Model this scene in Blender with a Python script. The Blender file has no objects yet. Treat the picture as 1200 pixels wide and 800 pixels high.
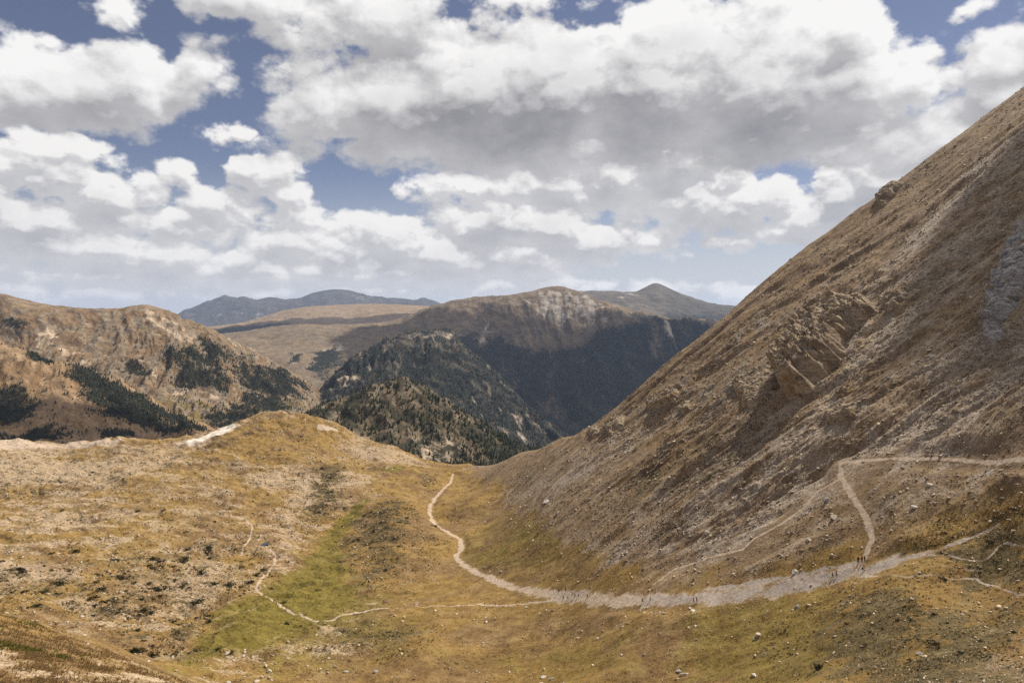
import bpy, bmesh, math, random
import numpy as np
from mathutils import Vector, Matrix

SC = bpy.context.scene
COL = SC.collection
rng = np.random.default_rng(7)
random.seed(7)

# ------------------------------------------------------------------ camera, sky, sun, exposure
F_PX, CX, CY, HORIZON = 800.0, 600.0, 400.0, 372.0      # the photograph is 1200 x 800
TH = math.atan((CY - HORIZON) / F_PX)
cam_d = bpy.data.cameras.new('camera')
cam_d.lens, cam_d.sensor_width, cam_d.sensor_fit = 24.0, 36.0, 'HORIZONTAL'
cam_d.clip_start, cam_d.clip_end = 0.5, 60000.0
cam = bpy.data.objects.new('camera', cam_d)
COL.objects.link(cam)
cam.location = (0, 0, 0)
cam.rotation_euler = (math.pi / 2 - TH, 0, 0)
SC.camera = cam

SUN_AZ, SUN_EL = math.radians(46), math.radians(50)      # clockwise from the view direction (+Y)
SUN_DIR = Vector((math.sin(SUN_AZ) * math.cos(SUN_EL), math.cos(SUN_AZ) * math.cos(SUN_EL), math.sin(SUN_EL)))
sun_d = bpy.data.lights.new('sun', 'SUN')
sun_d.energy, sun_d.angle, sun_d.color = 4.9, math.radians(0.55), (1.0, 0.945, 0.855)
sun = bpy.data.objects.new('sun', sun_d)
COL.objects.link(sun)
sun.rotation_euler = SUN_DIR.to_track_quat('Z', 'Y').to_euler()
sun.location = SUN_DIR * 3000

SC.view_settings.view_transform = 'Standard'
SC.view_settings.look = 'None'
SC.view_settings.gamma = 1.0
SC.view_settings.use_curve_mapping = False
SC.view_settings.exposure = 0.35
SC.render.engine = 'CYCLES'
SC.cycles.use_denoising = False
SC.cycles.max_bounces = 5
SC.cycles.diffuse_bounces = 3
SC.cycles.volume_bounces = 1
SC.cycles.transparent_max_bounces = 6
SC.cycles.caustics_reflective = False
SC.cycles.caustics_refractive = False
SC.cycles.use_adaptive_sampling = True
SC.cycles.adaptive_threshold = 0.01


class NB:
    """small helper that wires shader nodes"""
    def __init__(self, tree):
        self.t = tree
        self.n = tree.nodes
        self.l = tree.links

    def new(self, typ, **kw):
        nd = self.n.new(typ)
        for k, v in kw.items():
            setattr(nd, k, v)
        return nd

    def put(self, sock, v):
        if isinstance(v, bpy.types.NodeSocket):
            self.l.new(v, sock)
        elif v is not None:
            sock.default_value = v

    def m(self, op, a, b=None, c=None, clamp=False):
        nd = self.new('ShaderNodeMath', operation=op, use_clamp=clamp)
        for i, v in enumerate((a, b, c)):
            if v is not None:
                self.put(nd.inputs[i], v)
        return nd.outputs[0]

    def vm(self, op, a, b=None, c=None):
        nd = self.new('ShaderNodeVectorMath', operation=op)
        for i, v in enumerate((a, b, c)):
            if v is not None:
                self.put(nd.inputs['Scale' if (op == 'SCALE' and i == 1) else i], v)
        return nd.outputs['Value' if op in ('LENGTH', 'DOT_PRODUCT', 'DISTANCE') else 'Vector']

    def noise(self, vec, scale, detail=4.0, rough=0.55, dist=0.0, out='Fac'):
        nd = self.new('ShaderNodeTexNoise')
        self.put(nd.inputs['Vector'], vec)
        self.put(nd.inputs['Scale'], scale)
        self.put(nd.inputs['Detail'], detail)
        self.put(nd.inputs['Roughness'], rough)
        self.put(nd.inputs['Distortion'], dist)
        return nd.outputs[out]

    def mix(self, f, a, b, mode='MIX', clampf=True):
        nd = self.new('ShaderNodeMix', data_type='RGBA', blend_type=mode)
        nd.clamp_factor = clampf
        self.put(nd.inputs[0], f)
        for s, v in ((6, a), (7, b)):
            self.put(nd.inputs[s], v if not isinstance(v, tuple) or len(v) == 4 else (*v, 1.0))
        return nd.outputs[2]

    def smooth(self, v, a, b, lo=0.0, hi=1.0):
        nd = self.new('ShaderNodeMapRange', interpolation_type='SMOOTHSTEP')
        for k, x in (('Value', v), ('From Min', a), ('From Max', b), ('To Min', lo), ('To Max', hi)):
            self.put(nd.inputs[k], x)
        return nd.outputs[0]

    def lin(self, v, a, b, lo=0.0, hi=1.0):
        nd = self.new('ShaderNodeMapRange')
        for k, x in (('Value', v), ('From Min', a), ('From Max', b), ('To Min', lo), ('To Max', hi)):
            self.put(nd.inputs[k], x)
        return nd.outputs[0]

    def ramp(self, v, stops):
        nd = self.new('ShaderNodeValToRGB')
        e = nd.color_ramp.elements
        while len(e) < len(stops):
            e.new(0.5)
        for i, (p, c) in enumerate(stops):
            e[i].position = p
            e[i].color = (*c, 1.0) if len(c) == 3 else c
        self.put(nd.inputs[0], v)
        return nd.outputs[0]

    def scale3(self, vec, s):
        return self.vm('MULTIPLY', vec, s)


# ------------------------------------------------------------------ the sky: Nishita air plus procedural cumulus
# cloud heaps as (picture x, picture y, half width, half height), turned into azimuth / elevation below
HEAPS_HIGH = [
    (70, 100, 100, 56), (165, 88, 78, 46), (222, 70, 30, 28), (10, 95, 60, 52), (185, 132, 36, 20), (105, 138, 84, 22), (-60, 90, 90, 60),
    (270, 8, 60, 20), (330, 4, 85, 30), (440, 16, 95, 36), (500, 52, 60, 20), (520, 32, 62, 24), (600, -4, 90, 14), (345, 48, 9, 8), (140, 4, 20, 12), (380, 28, 60, 18),
    (326, 135, 22, 26), (372, 128, 58, 50), (450, 125, 96, 66), (560, 118, 112, 74), (660, 100, 112, 80), (770, 95, 120, 88), (600, 172, 190, 26), (430, 176, 80, 24),
    (880, 90, 120, 92), (985, 100, 100, 58), (1090, 92, 80, 42), (1170, 62, 70, 62), (1130, 160, 110, 38), (900, 20, 56, 28), (1010, 165, 104, 30), (880, 165, 114, 36), (1290, 80, 120, 120),
    (700, 176, 110, 30), (1060, 20, 40, 14), (1000, 46, 60, 44), (1080, 66, 70, 40), (1160, 120, 80, 46), (1130, 30, 50, 26),
]
HEAPS_LOW = [
    (40, 205, 100, 34), (118, 226, 74, 26), (20, 258, 110, 34), (185, 256, 60, 22), (60, 180, 60, 18), (-80, 240, 110, 70), (95, 290, 130, 26), (200, 300, 70, 20),
    (280, 160, 32, 24), (294, 198, 44, 20), (330, 222, 22, 8), (215, 208, 20, 13), (252, 240, 40, 20), (290, 252, 20, 14),
    (560, 222, 60, 20), (515, 230, 30, 11), (648, 208, 52, 24), (720, 205, 66, 34), (790, 192, 84, 36),
    (330, 282, 54, 26), (400, 288, 50, 28), (470, 276, 52, 30), (520, 296, 46, 28), (560, 262, 60, 32), (640, 270, 66, 32), (612, 300, 50, 24), (700, 284, 50, 28), (764, 284, 40, 14), (350, 258, 40, 12), (280, 302, 60, 22), (440, 320, 140, 13), (150, 322, 150, 10),
    (430, 340, 120, 9), (610, 336, 80, 7), (300, 344, 70, 7), (120, 344, 90, 7), (790, 338, 50, 6), (250, 316, 44, 16), (310, 312, 40, 18), (372, 318, 44, 16), (430, 310, 40, 18), (498, 322, 40, 12), (545, 312, 40, 16), (150, 306, 50, 16), (60, 318, 60, 12),
    (820, 232, 56, 30), (884, 238, 62, 26), (945, 250, 50, 32), (985, 226, 46, 34), (908, 270, 34, 13), (1040, 205, 66, 42),
    (855, 289, 17, 8), (862, 342, 32, 11), (720, 335, 46, 4), (520, 336, 40, 7), (240, 334, 60, 5), (610, 244, 42, 12),
]

world = bpy.data.worlds.new('World')
SC.world = world
world.use_nodes = True
wb = NB(world.node_tree)
wb.n.clear()
w_out = wb.new('ShaderNodeOutputWorld')
w_bg = wb.new('ShaderNodeBackground')
w_bg.inputs['Strength'].default_value = 0.1
wb.l.new(w_bg.outputs[0], w_out.inputs['Surface'])
sky = wb.new('ShaderNodeTexSky', sky_type='NISHITA')
sky.sun_disc = False
sky.sun_elevation = SUN_EL
sky.sun_rotation = SUN_AZ
sky.altitude = 2300
sky.air_density, sky.dust_density, sky.ozone_density = 1.0, 0.6, 1.0
def cloud_ray(px, py):
    u, v = (px - CX) / F_PX, (CY - py) / F_PX
    dy = math.cos(TH) + v * math.sin(TH)
    u, e = u / dy, (-math.sin(TH) + v * math.cos(TH)) / dy
    return math.atan(u) * 800, math.atan(e / math.sqrt(1 + u * u)) * 800      # azimuth, elevation in 1/800 radian


def cloud_group(name, heaps, grow, wa, wb_, fs, bias, heads, ragged):
    cg = bpy.data.node_groups.new(name, 'ShaderNodeTree')
    cg.interface.new_socket('Direction', in_out='INPUT', socket_type='NodeSocketVector')
    cg.interface.new_socket('Thickness', in_out='OUTPUT', socket_type='NodeSocketFloat')
    gb = NB(cg)
    g_in, g_out = gb.new('NodeGroupInput'), gb.new('NodeGroupOutput')
    gd = gb.vm('NORMALIZE', g_in.outputs[0])
    gsep = gb.new('ShaderNodeSeparateXYZ')
    gb.put(gsep.inputs[0], gd)
    gpos = gb.new('ShaderNodeCombineXYZ')
    gb.put(gpos.inputs[0], gb.m('MULTIPLY', gb.m('ARCTAN2', gsep.outputs[0], gsep.outputs[1]), 800.0))
    gb.put(gpos.inputs[1], gb.m('MULTIPLY', gb.m('ARCSINE', gsep.outputs[2]), 800.0))
    flat = gb.vm('MULTIPLY', gd, (1.0, 1.0, 1.45))
    # low clouds are farther off, so their heaps are smaller
    far = gb.lin(gsep.outputs[2], 0.0, 0.36, 0.42, 1.0)
    warp = gb.vm('SUBTRACT', gb.noise(flat, 6.5 * fs, 3.0, 0.55, out='Color'), (0.5, 0.5, 0.5))
    warp2 = gb.vm('SUBTRACT', gb.noise(flat, 24.0 * fs, 3.0, 0.58, out='Color'), (0.5, 0.5, 0.5))
    w_all = gb.vm('ADD', gb.vm('MULTIPLY', warp, (wa, wa * 0.65, 0.0)), gb.vm('MULTIPLY', warp2, (wb_, wb_ * 0.9, 0.0)))
    p = gb.vm('ADD', gpos.outputs[0], gb.vm('SCALE', w_all, far))
    acc = None
    for hx, hy, rx, ry in heaps:
        a0, e0 = cloud_ray(hx, hy)
        a1, _ = cloud_ray(hx + rx, hy)
        _, e1 = cloud_ray(hx, hy - ry)
        wx, wy = (a1 - a0) * grow, (e1 - e0) * grow
        q = gb.vm('MULTIPLY_ADD', p, (1 / wx, 1 / wy, 0.0), (-a0 / wx, -e0 / wy, 0.0))
        k = min(wx, wy * 1.3)
        d = gb.m('MULTIPLY_ADD', gb.vm('LENGTH', q), -k, k)
        acc = d if acc is None else gb.m('SMOOTH_MAX', acc, d, 5.0)
    # rounded heads of three sizes heaped on one another
    puff = None
    for sc_, amp in heads:
        vo = gb.new('ShaderNodeTexVoronoi', feature='F1')
        gb.put(vo.inputs['Vector'], gb.vm('ADD', flat, gb.vm('SCALE', warp2, 0.55 / sc_)))
        gb.put(vo.inputs['Scale'], sc_)
        gb.put(vo.inputs['Detail'], 0.0)
        dsq = gb.m('POWER', vo.outputs['Distance'], 2.0)
        h = gb.m('MULTIPLY_ADD', dsq, -1.9 * amp, amp * 0.62)
        puff = h if puff is None else gb.m('ADD', puff, h)
    wisp = gb.m('MULTIPLY_ADD', gb.noise(flat, 40.0 * fs, 4.0, 0.60), 2 * ragged, -ragged + bias)
    gb.put(g_out.inputs[0], gb.m('ADD', acc, gb.m('MULTIPLY', gb.m('ADD', puff, wisp), far)))

    def at(vec):
        nd = wb.new('ShaderNodeGroup')
        nd.node_tree = cg
        wb.put(nd.inputs[0], vec)
        return nd.outputs[0]
    return at


wdir = wb.new('ShaderNodeTexCoord').outputs['Generated']
wsep = wb.new('ShaderNodeSeparateXYZ')
wb.put(wsep.inputs[0], wdir)
hsv = wb.new('ShaderNodeHueSaturation')
wb.put(hsv.inputs['Color'], sky.outputs[0])
wb.put(hsv.inputs['Hue'], 0.515)
wb.put(hsv.inputs['Saturation'], 0.84)
wb.put(hsv.inputs['Value'], 0.53)
skyc = wb.mix(wb.smooth(wsep.outputs[2], 0.22, -0.02), hsv.outputs[0], (5.1, 5.1, 5.15, 1.0))


def cloud_layer(under, at, near_step, far_step, soft, k_near, k_far, k_thick, dark, bright, air, tone):
    """cumulus lit from above and beyond: bright where the cloud thins towards the sun, grey where it thickens"""
    a = at(wdir)
    b = at(wb.vm('ADD', wdir, (near_step * 0.35, 0.0, near_step)))
    c = at(wb.vm('ADD', wdir, (far_step * 0.35, 0.0, far_step)))
    rim = wb.m('MULTIPLY_ADD', wb.m('SUBTRACT', a, b), k_near / (near_step * 800), 0.16)
    rim = wb.m('MULTIPLY_ADD', wb.m('SUBTRACT', a, c), k_far / (far_step * 800), rim, clamp=True)
    thick = wb.m('POWER', 2.718, wb.m('MULTIPLY', wb.m('MAXIMUM', wb.m('MULTIPLY_ADD', a, 0.4, wb.m('MULTIPLY', c, 0.6)), 0.0), -k_thick))
    rim = wb.m('MULTIPLY_ADD', wb.m('SUBTRACT', wb.noise(wb.vm('MULTIPLY', wdir, (1.0, 1.0, 1.7)), tone, 5.0, 0.6), 0.5), 1.25, rim)
    lit = wb.m('MULTIPLY_ADD', rim, 0.58, wb.m('MULTIPLY', thick, 0.52), clamp=True)
    c = wb.mix(lit, dark, bright)
    c = wb.mix(air, c, (6.2, 6.1, 6.0, 1.0))
    return wb.mix(wb.smooth(a, -soft * 0.4, soft), under, c)


low = cloud_group('far_cumulus', HEAPS_LOW, 1.10, 62.0, 22.0, 1.3, 6.0, ((12.5, 30.0), (30.0, 15.0)), 15.0)
high = cloud_group('near_cumulus', HEAPS_HIGH, 1.03, 58.0, 24.0, 1.0, 6.0, ((8.0, 26.0), (21.0, 14.0)), 17.0)
air_low = wb.smooth(wsep.outputs[2], 0.12, 0.0, 0.02, 0.35)
c1 = cloud_layer(skyc, low, 0.009, 0.024, 9.0, 0.34, 0.66, 0.024, (3.1, 3.1, 3.3, 1.0), (7.35, 7.2, 7.0, 1.0), air_low, 13.0)
c2 = cloud_layer(c1, high, 0.014, 0.055, 13.0, 0.24, 0.62, 0.021, (2.1, 2.06, 2.2, 1.0), (7.5, 7.4, 7.25, 1.0), 0.02, 8.0)
wb.l.new(c2, w_bg.inputs['Color'])
# the rest of the sky, overhead and behind: the same air with looser cloud
w_bg2 = wb.new('ShaderNodeBackground')
w_bg2.inputs['Strength'].default_value = 0.1
cov2 = wb.smooth(wb.noise(wdir, 3.0, 2.0, 0.6), 0.46, 0.58)
wb.l.new(wb.mix(wb.m('MULTIPLY', cov2, 0.8), skyc, (6.4, 6.3, 6.3, 1.0)), w_bg2.inputs['Color'])
in_front = wb.m('MULTIPLY', wb.m('MULTIPLY', wb.smooth(wsep.outputs[2], 0.52, 0.44), wb.smooth(wsep.outputs[2], -0.06, -0.02)), wb.smooth(wsep.outputs[1], 0.42, 0.52))
wmix = wb.new('ShaderNodeMixShader')
wb.put(wmix.inputs[0], in_front)
wb.l.new(w_bg2.outputs[0], wmix.inputs[1])
wb.l.new(w_bg.outputs[0], wmix.inputs[2])
wb.l.new(wmix.outputs[0], w_out.inputs['Surface'])
world.cycles.sampling_method = 'NONE'




# ------------------------------------------------------------------ numbers: noise, interpolation
_P = np.random.default_rng(3).permutation(4096)
_A = np.random.default_rng(4).random(4096) * 2 * np.pi
_GX, _GY = np.cos(_A), np.sin(_A)


def perlin(x, y, seed=0):
    xi, yi = np.floor(x).astype(np.int64), np.floor(y).astype(np.int64)
    fx, fy = x - xi, y - yi
    u, v = fx * fx * fx * (fx * (fx * 6 - 15) + 10), fy * fy * fy * (fy * (fy * 6 - 15) + 10)

    def g(ix, iy, dx, dy):
        h = _P[(_P[(ix + seed * 131) & 4095] + iy) & 4095]
        return _GX[h] * dx + _GY[h] * dy
    a, b = g(xi, yi, fx, fy), g(xi + 1, yi, fx - 1, fy)
    c, d = g(xi, yi + 1, fx, fy - 1), g(xi + 1, yi + 1, fx - 1, fy - 1)
    ab, cd = a + u * (b - a), c + u * (d - c)
    return (ab + v * (cd - ab)) * 1.5


def fbm(x, y, octv=4, seed=0, gain=0.5, lac=2.03):
    s, a, n = 0.0, 1.0, 0.0
    for i in range(octv):
        s = s + a * perlin(x, y, seed + i * 7)
        n += a
        a *= gain
        x, y = x * lac + 17.3, y * lac - 9.1
    return s / n


def ridged(x, y, octv=4, seed=0, gain=0.5, lac=2.1):
    s, a, n = 0.0, 1.0, 0.0
    for i in range(octv):
        s = s + a * (1 - np.abs(perlin(x, y, seed + i * 7)) * 1.6)
        n += a
        a *= gain
        x, y = x * lac + 5.1, y * lac + 3.7
    return s / n


def cells(x, y, seed=0):
    """nearest jittered cell: distance to it, distance to the next, a number of its own"""
    xi, yi = np.floor(x).astype(np.int64), np.floor(y).astype(np.int64)
    f1, f2, idn = np.full(x.shape, 9.0), np.full(x.shape, 9.0), np.zeros(x.shape)
    for i in (-1, 0, 1):
        for j in (-1, 0, 1):
            h = _P[(_P[(xi + i + seed * 57) & 4095] + yi + j) & 4095]
            cx, cy = xi + i + 0.5 + 0.8 * ((h * 37 % 4096) / 4096 - 0.5), yi + j + 0.5 + 0.8 * ((h * 91 % 4096) / 4096 - 0.5)
            dd = np.hypot(x - cx, y - cy)
            nw = dd < f1
            f2 = np.where(nw, f1, np.minimum(f2, dd))
            f1 = np.where(nw, dd, f1)
            idn = np.where(nw, h / 4096, idn)
    return f1, f2, idn


def sstep(v, a, b):
    t = np.clip((v - a) / (b - a), 0, 1)
    return t * t * (3 - 2 * t)


CT, ST = math.cos(TH), math.sin(TH)


def ray(px, py):
    """the direction through a point of the picture as (X/Y, Z/Y)"""
    u, v = (np.asarray(px, float) - CX) / F_PX, (CY - np.asarray(py, float)) / F_PX
    dy = CT + v * ST
    return u / dy, (-ST + v * CT) / dy


KY = 0.6


class Surf:
    """a terrain height Z(X, Y): thin-plate surface through surveyed points, plus relief"""
    def __init__(self, pts, relief=None, smooth=1e-5, floor=None):
        p = np.array(pts, float)
        u, e = ray(p[:, 0], p[:, 1])
        Y = p[:, 2]
        self.q = np.stack([u, KY * np.log(Y)], 1)
        n = len(p)
        K = self._k(self.q, self.q) + np.eye(n) * smooth
        A = np.zeros((n + 3, n + 3))
        A[:n, :n] = K
        A[:n, n] = 1
        A[:n, n + 1:] = self.q
        A[n:, :n] = A[:n, n:].T
        self.w = np.linalg.solve(A, np.concatenate([e, np.zeros(3)]))
        self.relief = relief
        self.floor = floor

    @staticmethod
    def _k(a, b):
        d2 = ((a[:, None, 0] - b[None, :, 0]) ** 2 + (a[:, None, 1] - b[None, :, 1]) ** 2)
        return 0.5 * d2 * np.log(d2 + 1e-12)

    def base(self, X, Y):
        sh = np.shape(X)
        X, Y = np.ravel(X), np.ravel(Y)
        q = np.stack([X / Y, KY * np.log(Y)], 1)
        out = np.empty(len(q))
        n = len(self.q)
        for i in range(0, len(q), 60000):
            s = q[i:i + 60000]
            out[i:i + 60000] = self._k(s, self.q) @ self.w[:n] + self.w[n] + s @ self.w[n + 1:]
        return (out * Y).reshape(sh)

    def z(self, X, Y):
        X, Y = np.asarray(X, float), np.asarray(Y, float)
        zb = self.base(X, Y)
        if self.relief is not None:
            zb = zb + self.relief(X, Y, zb)
        if self.floor is not None:
            zb = np.maximum(zb, self.floor)
        return zb

    def at(self, px, py, y0=30.0, y1=1500.0, n=1500):
        """first meeting of the sight line with the surface: world X, Y, Z"""
        u, e = ray(px, py)
        u, e = np.atleast_1d(u), np.atleast_1d(e)
        Y = np.geomspace(y0, y1, n)
        UU, YY = np.meshgrid(u, Y, indexing='ij')
        E = self.z(UU * YY, YY) / YY - e[:, None]
        hit = E >= 0
        k = np.where(hit.any(1), hit.argmax(1), np.abs(E).argmin(1))
        k = np.clip(k, 1, n - 1)
        i = np.arange(len(u))
        a, b = E[i, k - 1], E[i, k]
        t = np.where(np.abs(b - a) > 1e-9, -a / (b - a + 1e-12), 0.0)
        t = np.clip(t, 0, 1)
        y = Y[k - 1] + t * (Y[k] - Y[k - 1])
        x = u * y
        return np.stack([x, y, self.z(x, y)], 1)


# ------------------------------------------------------------------ terrain heights
def plane_Y(px, py, gx=0.75, c=-119.5):
    """depth at which a sight line meets the broad plane of the valley side"""
    u, e = ray(px, py)
    return float(c / (e - gx * u))


NEAR = [
    # the bank the camera stands on
    (600, 1010, 12), (-100, 1000, 14), (1300, 960, 14), (-300, 950, 25), (1500, 900, 25), (600, 930, 40), (150, 905, 40), (1000, 900, 45),
    (-250, 860, 48), (0, 800, 56), (-150, 800, 54), (100, 802, 60), (200, 806, 68), (-300, 735, 72), (-150, 730, 72), (0, 742, 75), (100, 766, 80),
    (170, 786, 84), (240, 812, 92), (330, 860, 95), (600, 870, 110), (0, 735, 150), (150, 775, 150), (-200, 728, 150), (300, 822, 150), (800, 850, 110),
    # basin floor
    (-300, 722, 250), (-150, 722, 265), (0, 722, 280), (100, 722, 285), (200, 742, 270), (250, 788, 225), (150, 757, 245), (300, 720, 300), (400, 720, 305), (400, 800, 214),
    (300, 790, 222), (500, 760, 240), (600, 800, 205), (600, 740, 246), (700, 760, 197), (800, 800, 156), (800, 742, 176), (900, 722, 165),
    (900, 800, 130), (1000, 800, 110), (1000, 722, 140), (1100, 742, 118), (1200, 800, 86), (1200, 722, 112), (1350, 800, 70), (1350, 700, 108), (1100, 810, 92),
    (1500, 760, 70), (1500, 640, 110),
    # along the main track
    (1150, 672, 138), (1200, 645, 134), (1100, 662, 144), (1005, 662, 161), (900, 690, 174), (813, 706, 188), (753, 706, 208), (700, 704, 231),
    (660, 697, 258), (600, 686, 304), (567, 668, 348), (545, 650, 394), (535, 630, 440), (515, 610, 500), (505, 590, 565), (520, 570, 630),
    (533, 556, 685), (545, 546, 720),
    # meadow, hump, hillock
    (568, 709, 285), (480, 713, 300), (420, 716, 308), (320, 706, 330), (300, 690, 346), (320, 652, 405), (290, 640, 425), (290, 610, 480),
    (350, 690, 350), (400, 650, 420), (420, 610, 500), (450, 690, 342), (455, 645, 400), (465, 612, 452), (475, 588, 510),
    (555, 584, 520), (520, 588, 530), (590, 590, 500), (555, 578, 560), (560, 625, 445), (560, 572, 610),
    # saddle and knoll
    (480, 560, 640), (440, 540, 720), (400, 530, 740), (420, 518, 790), (455, 522, 800), (500, 541, 780), (520, 545, 760), (560, 547, 710), (600, 538, 610),
    (340, 486, 790), (370, 492, 790), (300, 489, 780), (260, 503, 750), (230, 515, 740), (400, 501, 800), (340, 510, 725), (350, 540, 640), (250, 540, 630),
    (150, 560, 560), (100, 528, 690), (0, 522, 700), (-150, 520, 710), (-350, 515, 720), (0, 560, 570), (0, 600, 470), (-250, 600, 470), (100, 600, 475), (200, 600, 480), (0, 650, 370), (100, 650, 375),
    (200, 650, 385), (0, 690, 312), (100, 690, 320), (200, 690, 330), (-250, 670, 340), (180, 517, 730), (130, 516, 725),
    # foot of the valley side
    (700, 640, 276), (760, 682, 219), (800, 665, 214), (900, 645, 190), (650, 612, 342), (690, 662, 264),
    (1350, 590, 116), (1500, 580, 100),
]
for _p in [(1200, 540), (1100, 540), (1020, 600), (990, 540), (900, 580), (800, 620), (640, 560), (660, 585), (700, 560), (700, 600), (800, 560), (800, 480), (900, 500), (900, 420),
           (960, 400), (1000, 350), (1000, 450), (1100, 300), (1100, 420), (1200, 200), (1200, 300), (1200, 420), (1350, 200), (1350, 400), (1350, 60),
           (700, 520), (740, 490), (1500, 100), (1500, 300), (1100, 220), (1000, 290)]:
    NEAR.append((*_p, plane_Y(*_p)))
# the ridge the valley side ends in, and the ground falling away behind every edge
for _px, _py in [(620, 531), (660, 514), (700, 494), (760, 443), (810, 402), (860, 360), (930, 304), (1000, 251), (1050, 214), (1100, 178), (1150, 141), (1200, 104), (1350, -10), (1500, -120)]:
    _y = 500 if _px > 690 else 560 if _px > 650 else 660
    NEAR += [(_px, _py, _y), (_px, _py + 45, _y * 1.22), (_px, _py + 110, _y * 1.6)]
for _px, _py in [(-350, 515), (-150, 520), (0, 522), (100, 519), (180, 517), (230, 515), (260, 503), (300, 489), (340, 486), (370, 492), (400, 501), (455, 520), (500, 541), (560, 546)]:
    NEAR += [(_px, _py + 22, 910), (_px, _py + 75, 1150)]


near_smooth = Surf(NEAR, None, smooth=1.5e-4)


def smooth_pts(pts):
    p = np.array(pts, float)
    return near_smooth.at(p[:, 0], p[:, 1])


def seg_dist(X, Y, poly, closed=False):
    """distance to a polyline on the map"""
    P = np.asarray(poly)[:, :2]
    d = np.full(X.shape, 1e9)
    n = len(P)
    for i in range(n if closed else n - 1):
        a, b = P[i], P[(i + 1) % n]
        v = b - a
        L = v @ v + 1e-12
        t = np.clip(((X - a[0]) * v[0] + (Y - a[1]) * v[1]) / L, 0, 1)
        d = np.minimum(d, np.hypot(X - a[0] - t * v[0], Y - a[1] - t * v[1]))
    return d


def inside(X, Y, poly):
    P = np.asarray(poly)[:, :2]
    c = np.zeros(X.shape, bool)
    n = len(P)
    for i in range(n):
        (x1, y1), (x2, y2) = P[i], P[(i + 1) % n]
        if y1 == y2:
            continue
        c ^= ((y1 > Y) != (y2 > Y)) & (X < (x2 - x1) * (Y - y1) / (y2 - y1) + x1)
    return c


# the main track, and the line along which the valley side meets the basin
MAIN = [(531, 555), (528, 565), (519, 573), (509, 584), (503, 600), (508, 612), (522, 621), (539, 631), (541, 642), (534, 652), (546, 662), (566, 673), (590, 684), (622, 691),
        (660, 696), (700, 701), (753, 703), (813, 700), (870, 694), (930, 684), (985, 672), (1040, 660), (1090, 647), (1130, 630), (1170, 612)]
MAIN_W = smooth_pts(MAIN)
FOOT = smooth_pts([(548, 550), (585, 570), (600, 592), (640, 628), (690, 655), (735, 682), (800, 682), (870, 674), (940, 662), (1000, 650), (1060, 640), (1130, 618), (1200, 598), (1350, 570)])[:, :2]
SIDE_POLY = np.concatenate([FOOT, [[500, 120], [900, 300], [900, 1300], [-60, 1300]]])
TRACK_HALF = np.interp(np.arange(len(MAIN)), [0, 4, 10, 13, 15, 18, 20, 21, 22, 24], [1.1, 1.9, 1.8, 2.3, 2.9, 3.1, 2.8, 1.5, 0.6, 0.3])


SLOPE_TRACKS = [
    ([(1008, 662), (1014, 652), (1022, 630), (1015, 605), (998, 578), (985, 555), (984, 541), (1010, 537), (1080, 537), (1150, 540), (1215, 539)], 0.75),
    ([(766, 683), (790, 666), (830, 652), (870, 642), (885, 628), (915, 612), (945, 590), (955, 575), (982, 560)], 0.6),
]
SLOPE_TRACKS = [(smooth_pts(p), h) for p, h in SLOPE_TRACKS]
LOW_TURF = smooth_pts([(800, 690), (900, 625), (970, 560), (985, 534), (1090, 528), (1350, 520), (1400, 640), (1100, 640), (1000, 660), (900, 682)])[:, :2]


def low_turf(X, Y):
    wx, wy = X + fbm(X / 16, Y / 16, 3, 23) * 8, Y + fbm(X / 16 + 7, Y / 16, 3, 23) * 8
    d = seg_dist(wx, wy, LOW_TURF, True)
    return np.maximum(sstep(np.where(inside(wx, wy, LOW_TURF), d, -d), -6, 8), 0.75 * sstep(seg_dist(wx, wy, FOOT), 46, 8))


def side_mask(X, Y):
    wx, wy = X + fbm(X / 22, Y / 22, 3, 21) * 10, Y + fbm(X / 22 + 7, Y / 22, 3, 21) * 10
    d = seg_dist(wx, wy, FOOT)
    return sstep(np.where(inside(wx, wy, SIDE_POLY), d, -d), -9, 9)


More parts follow.
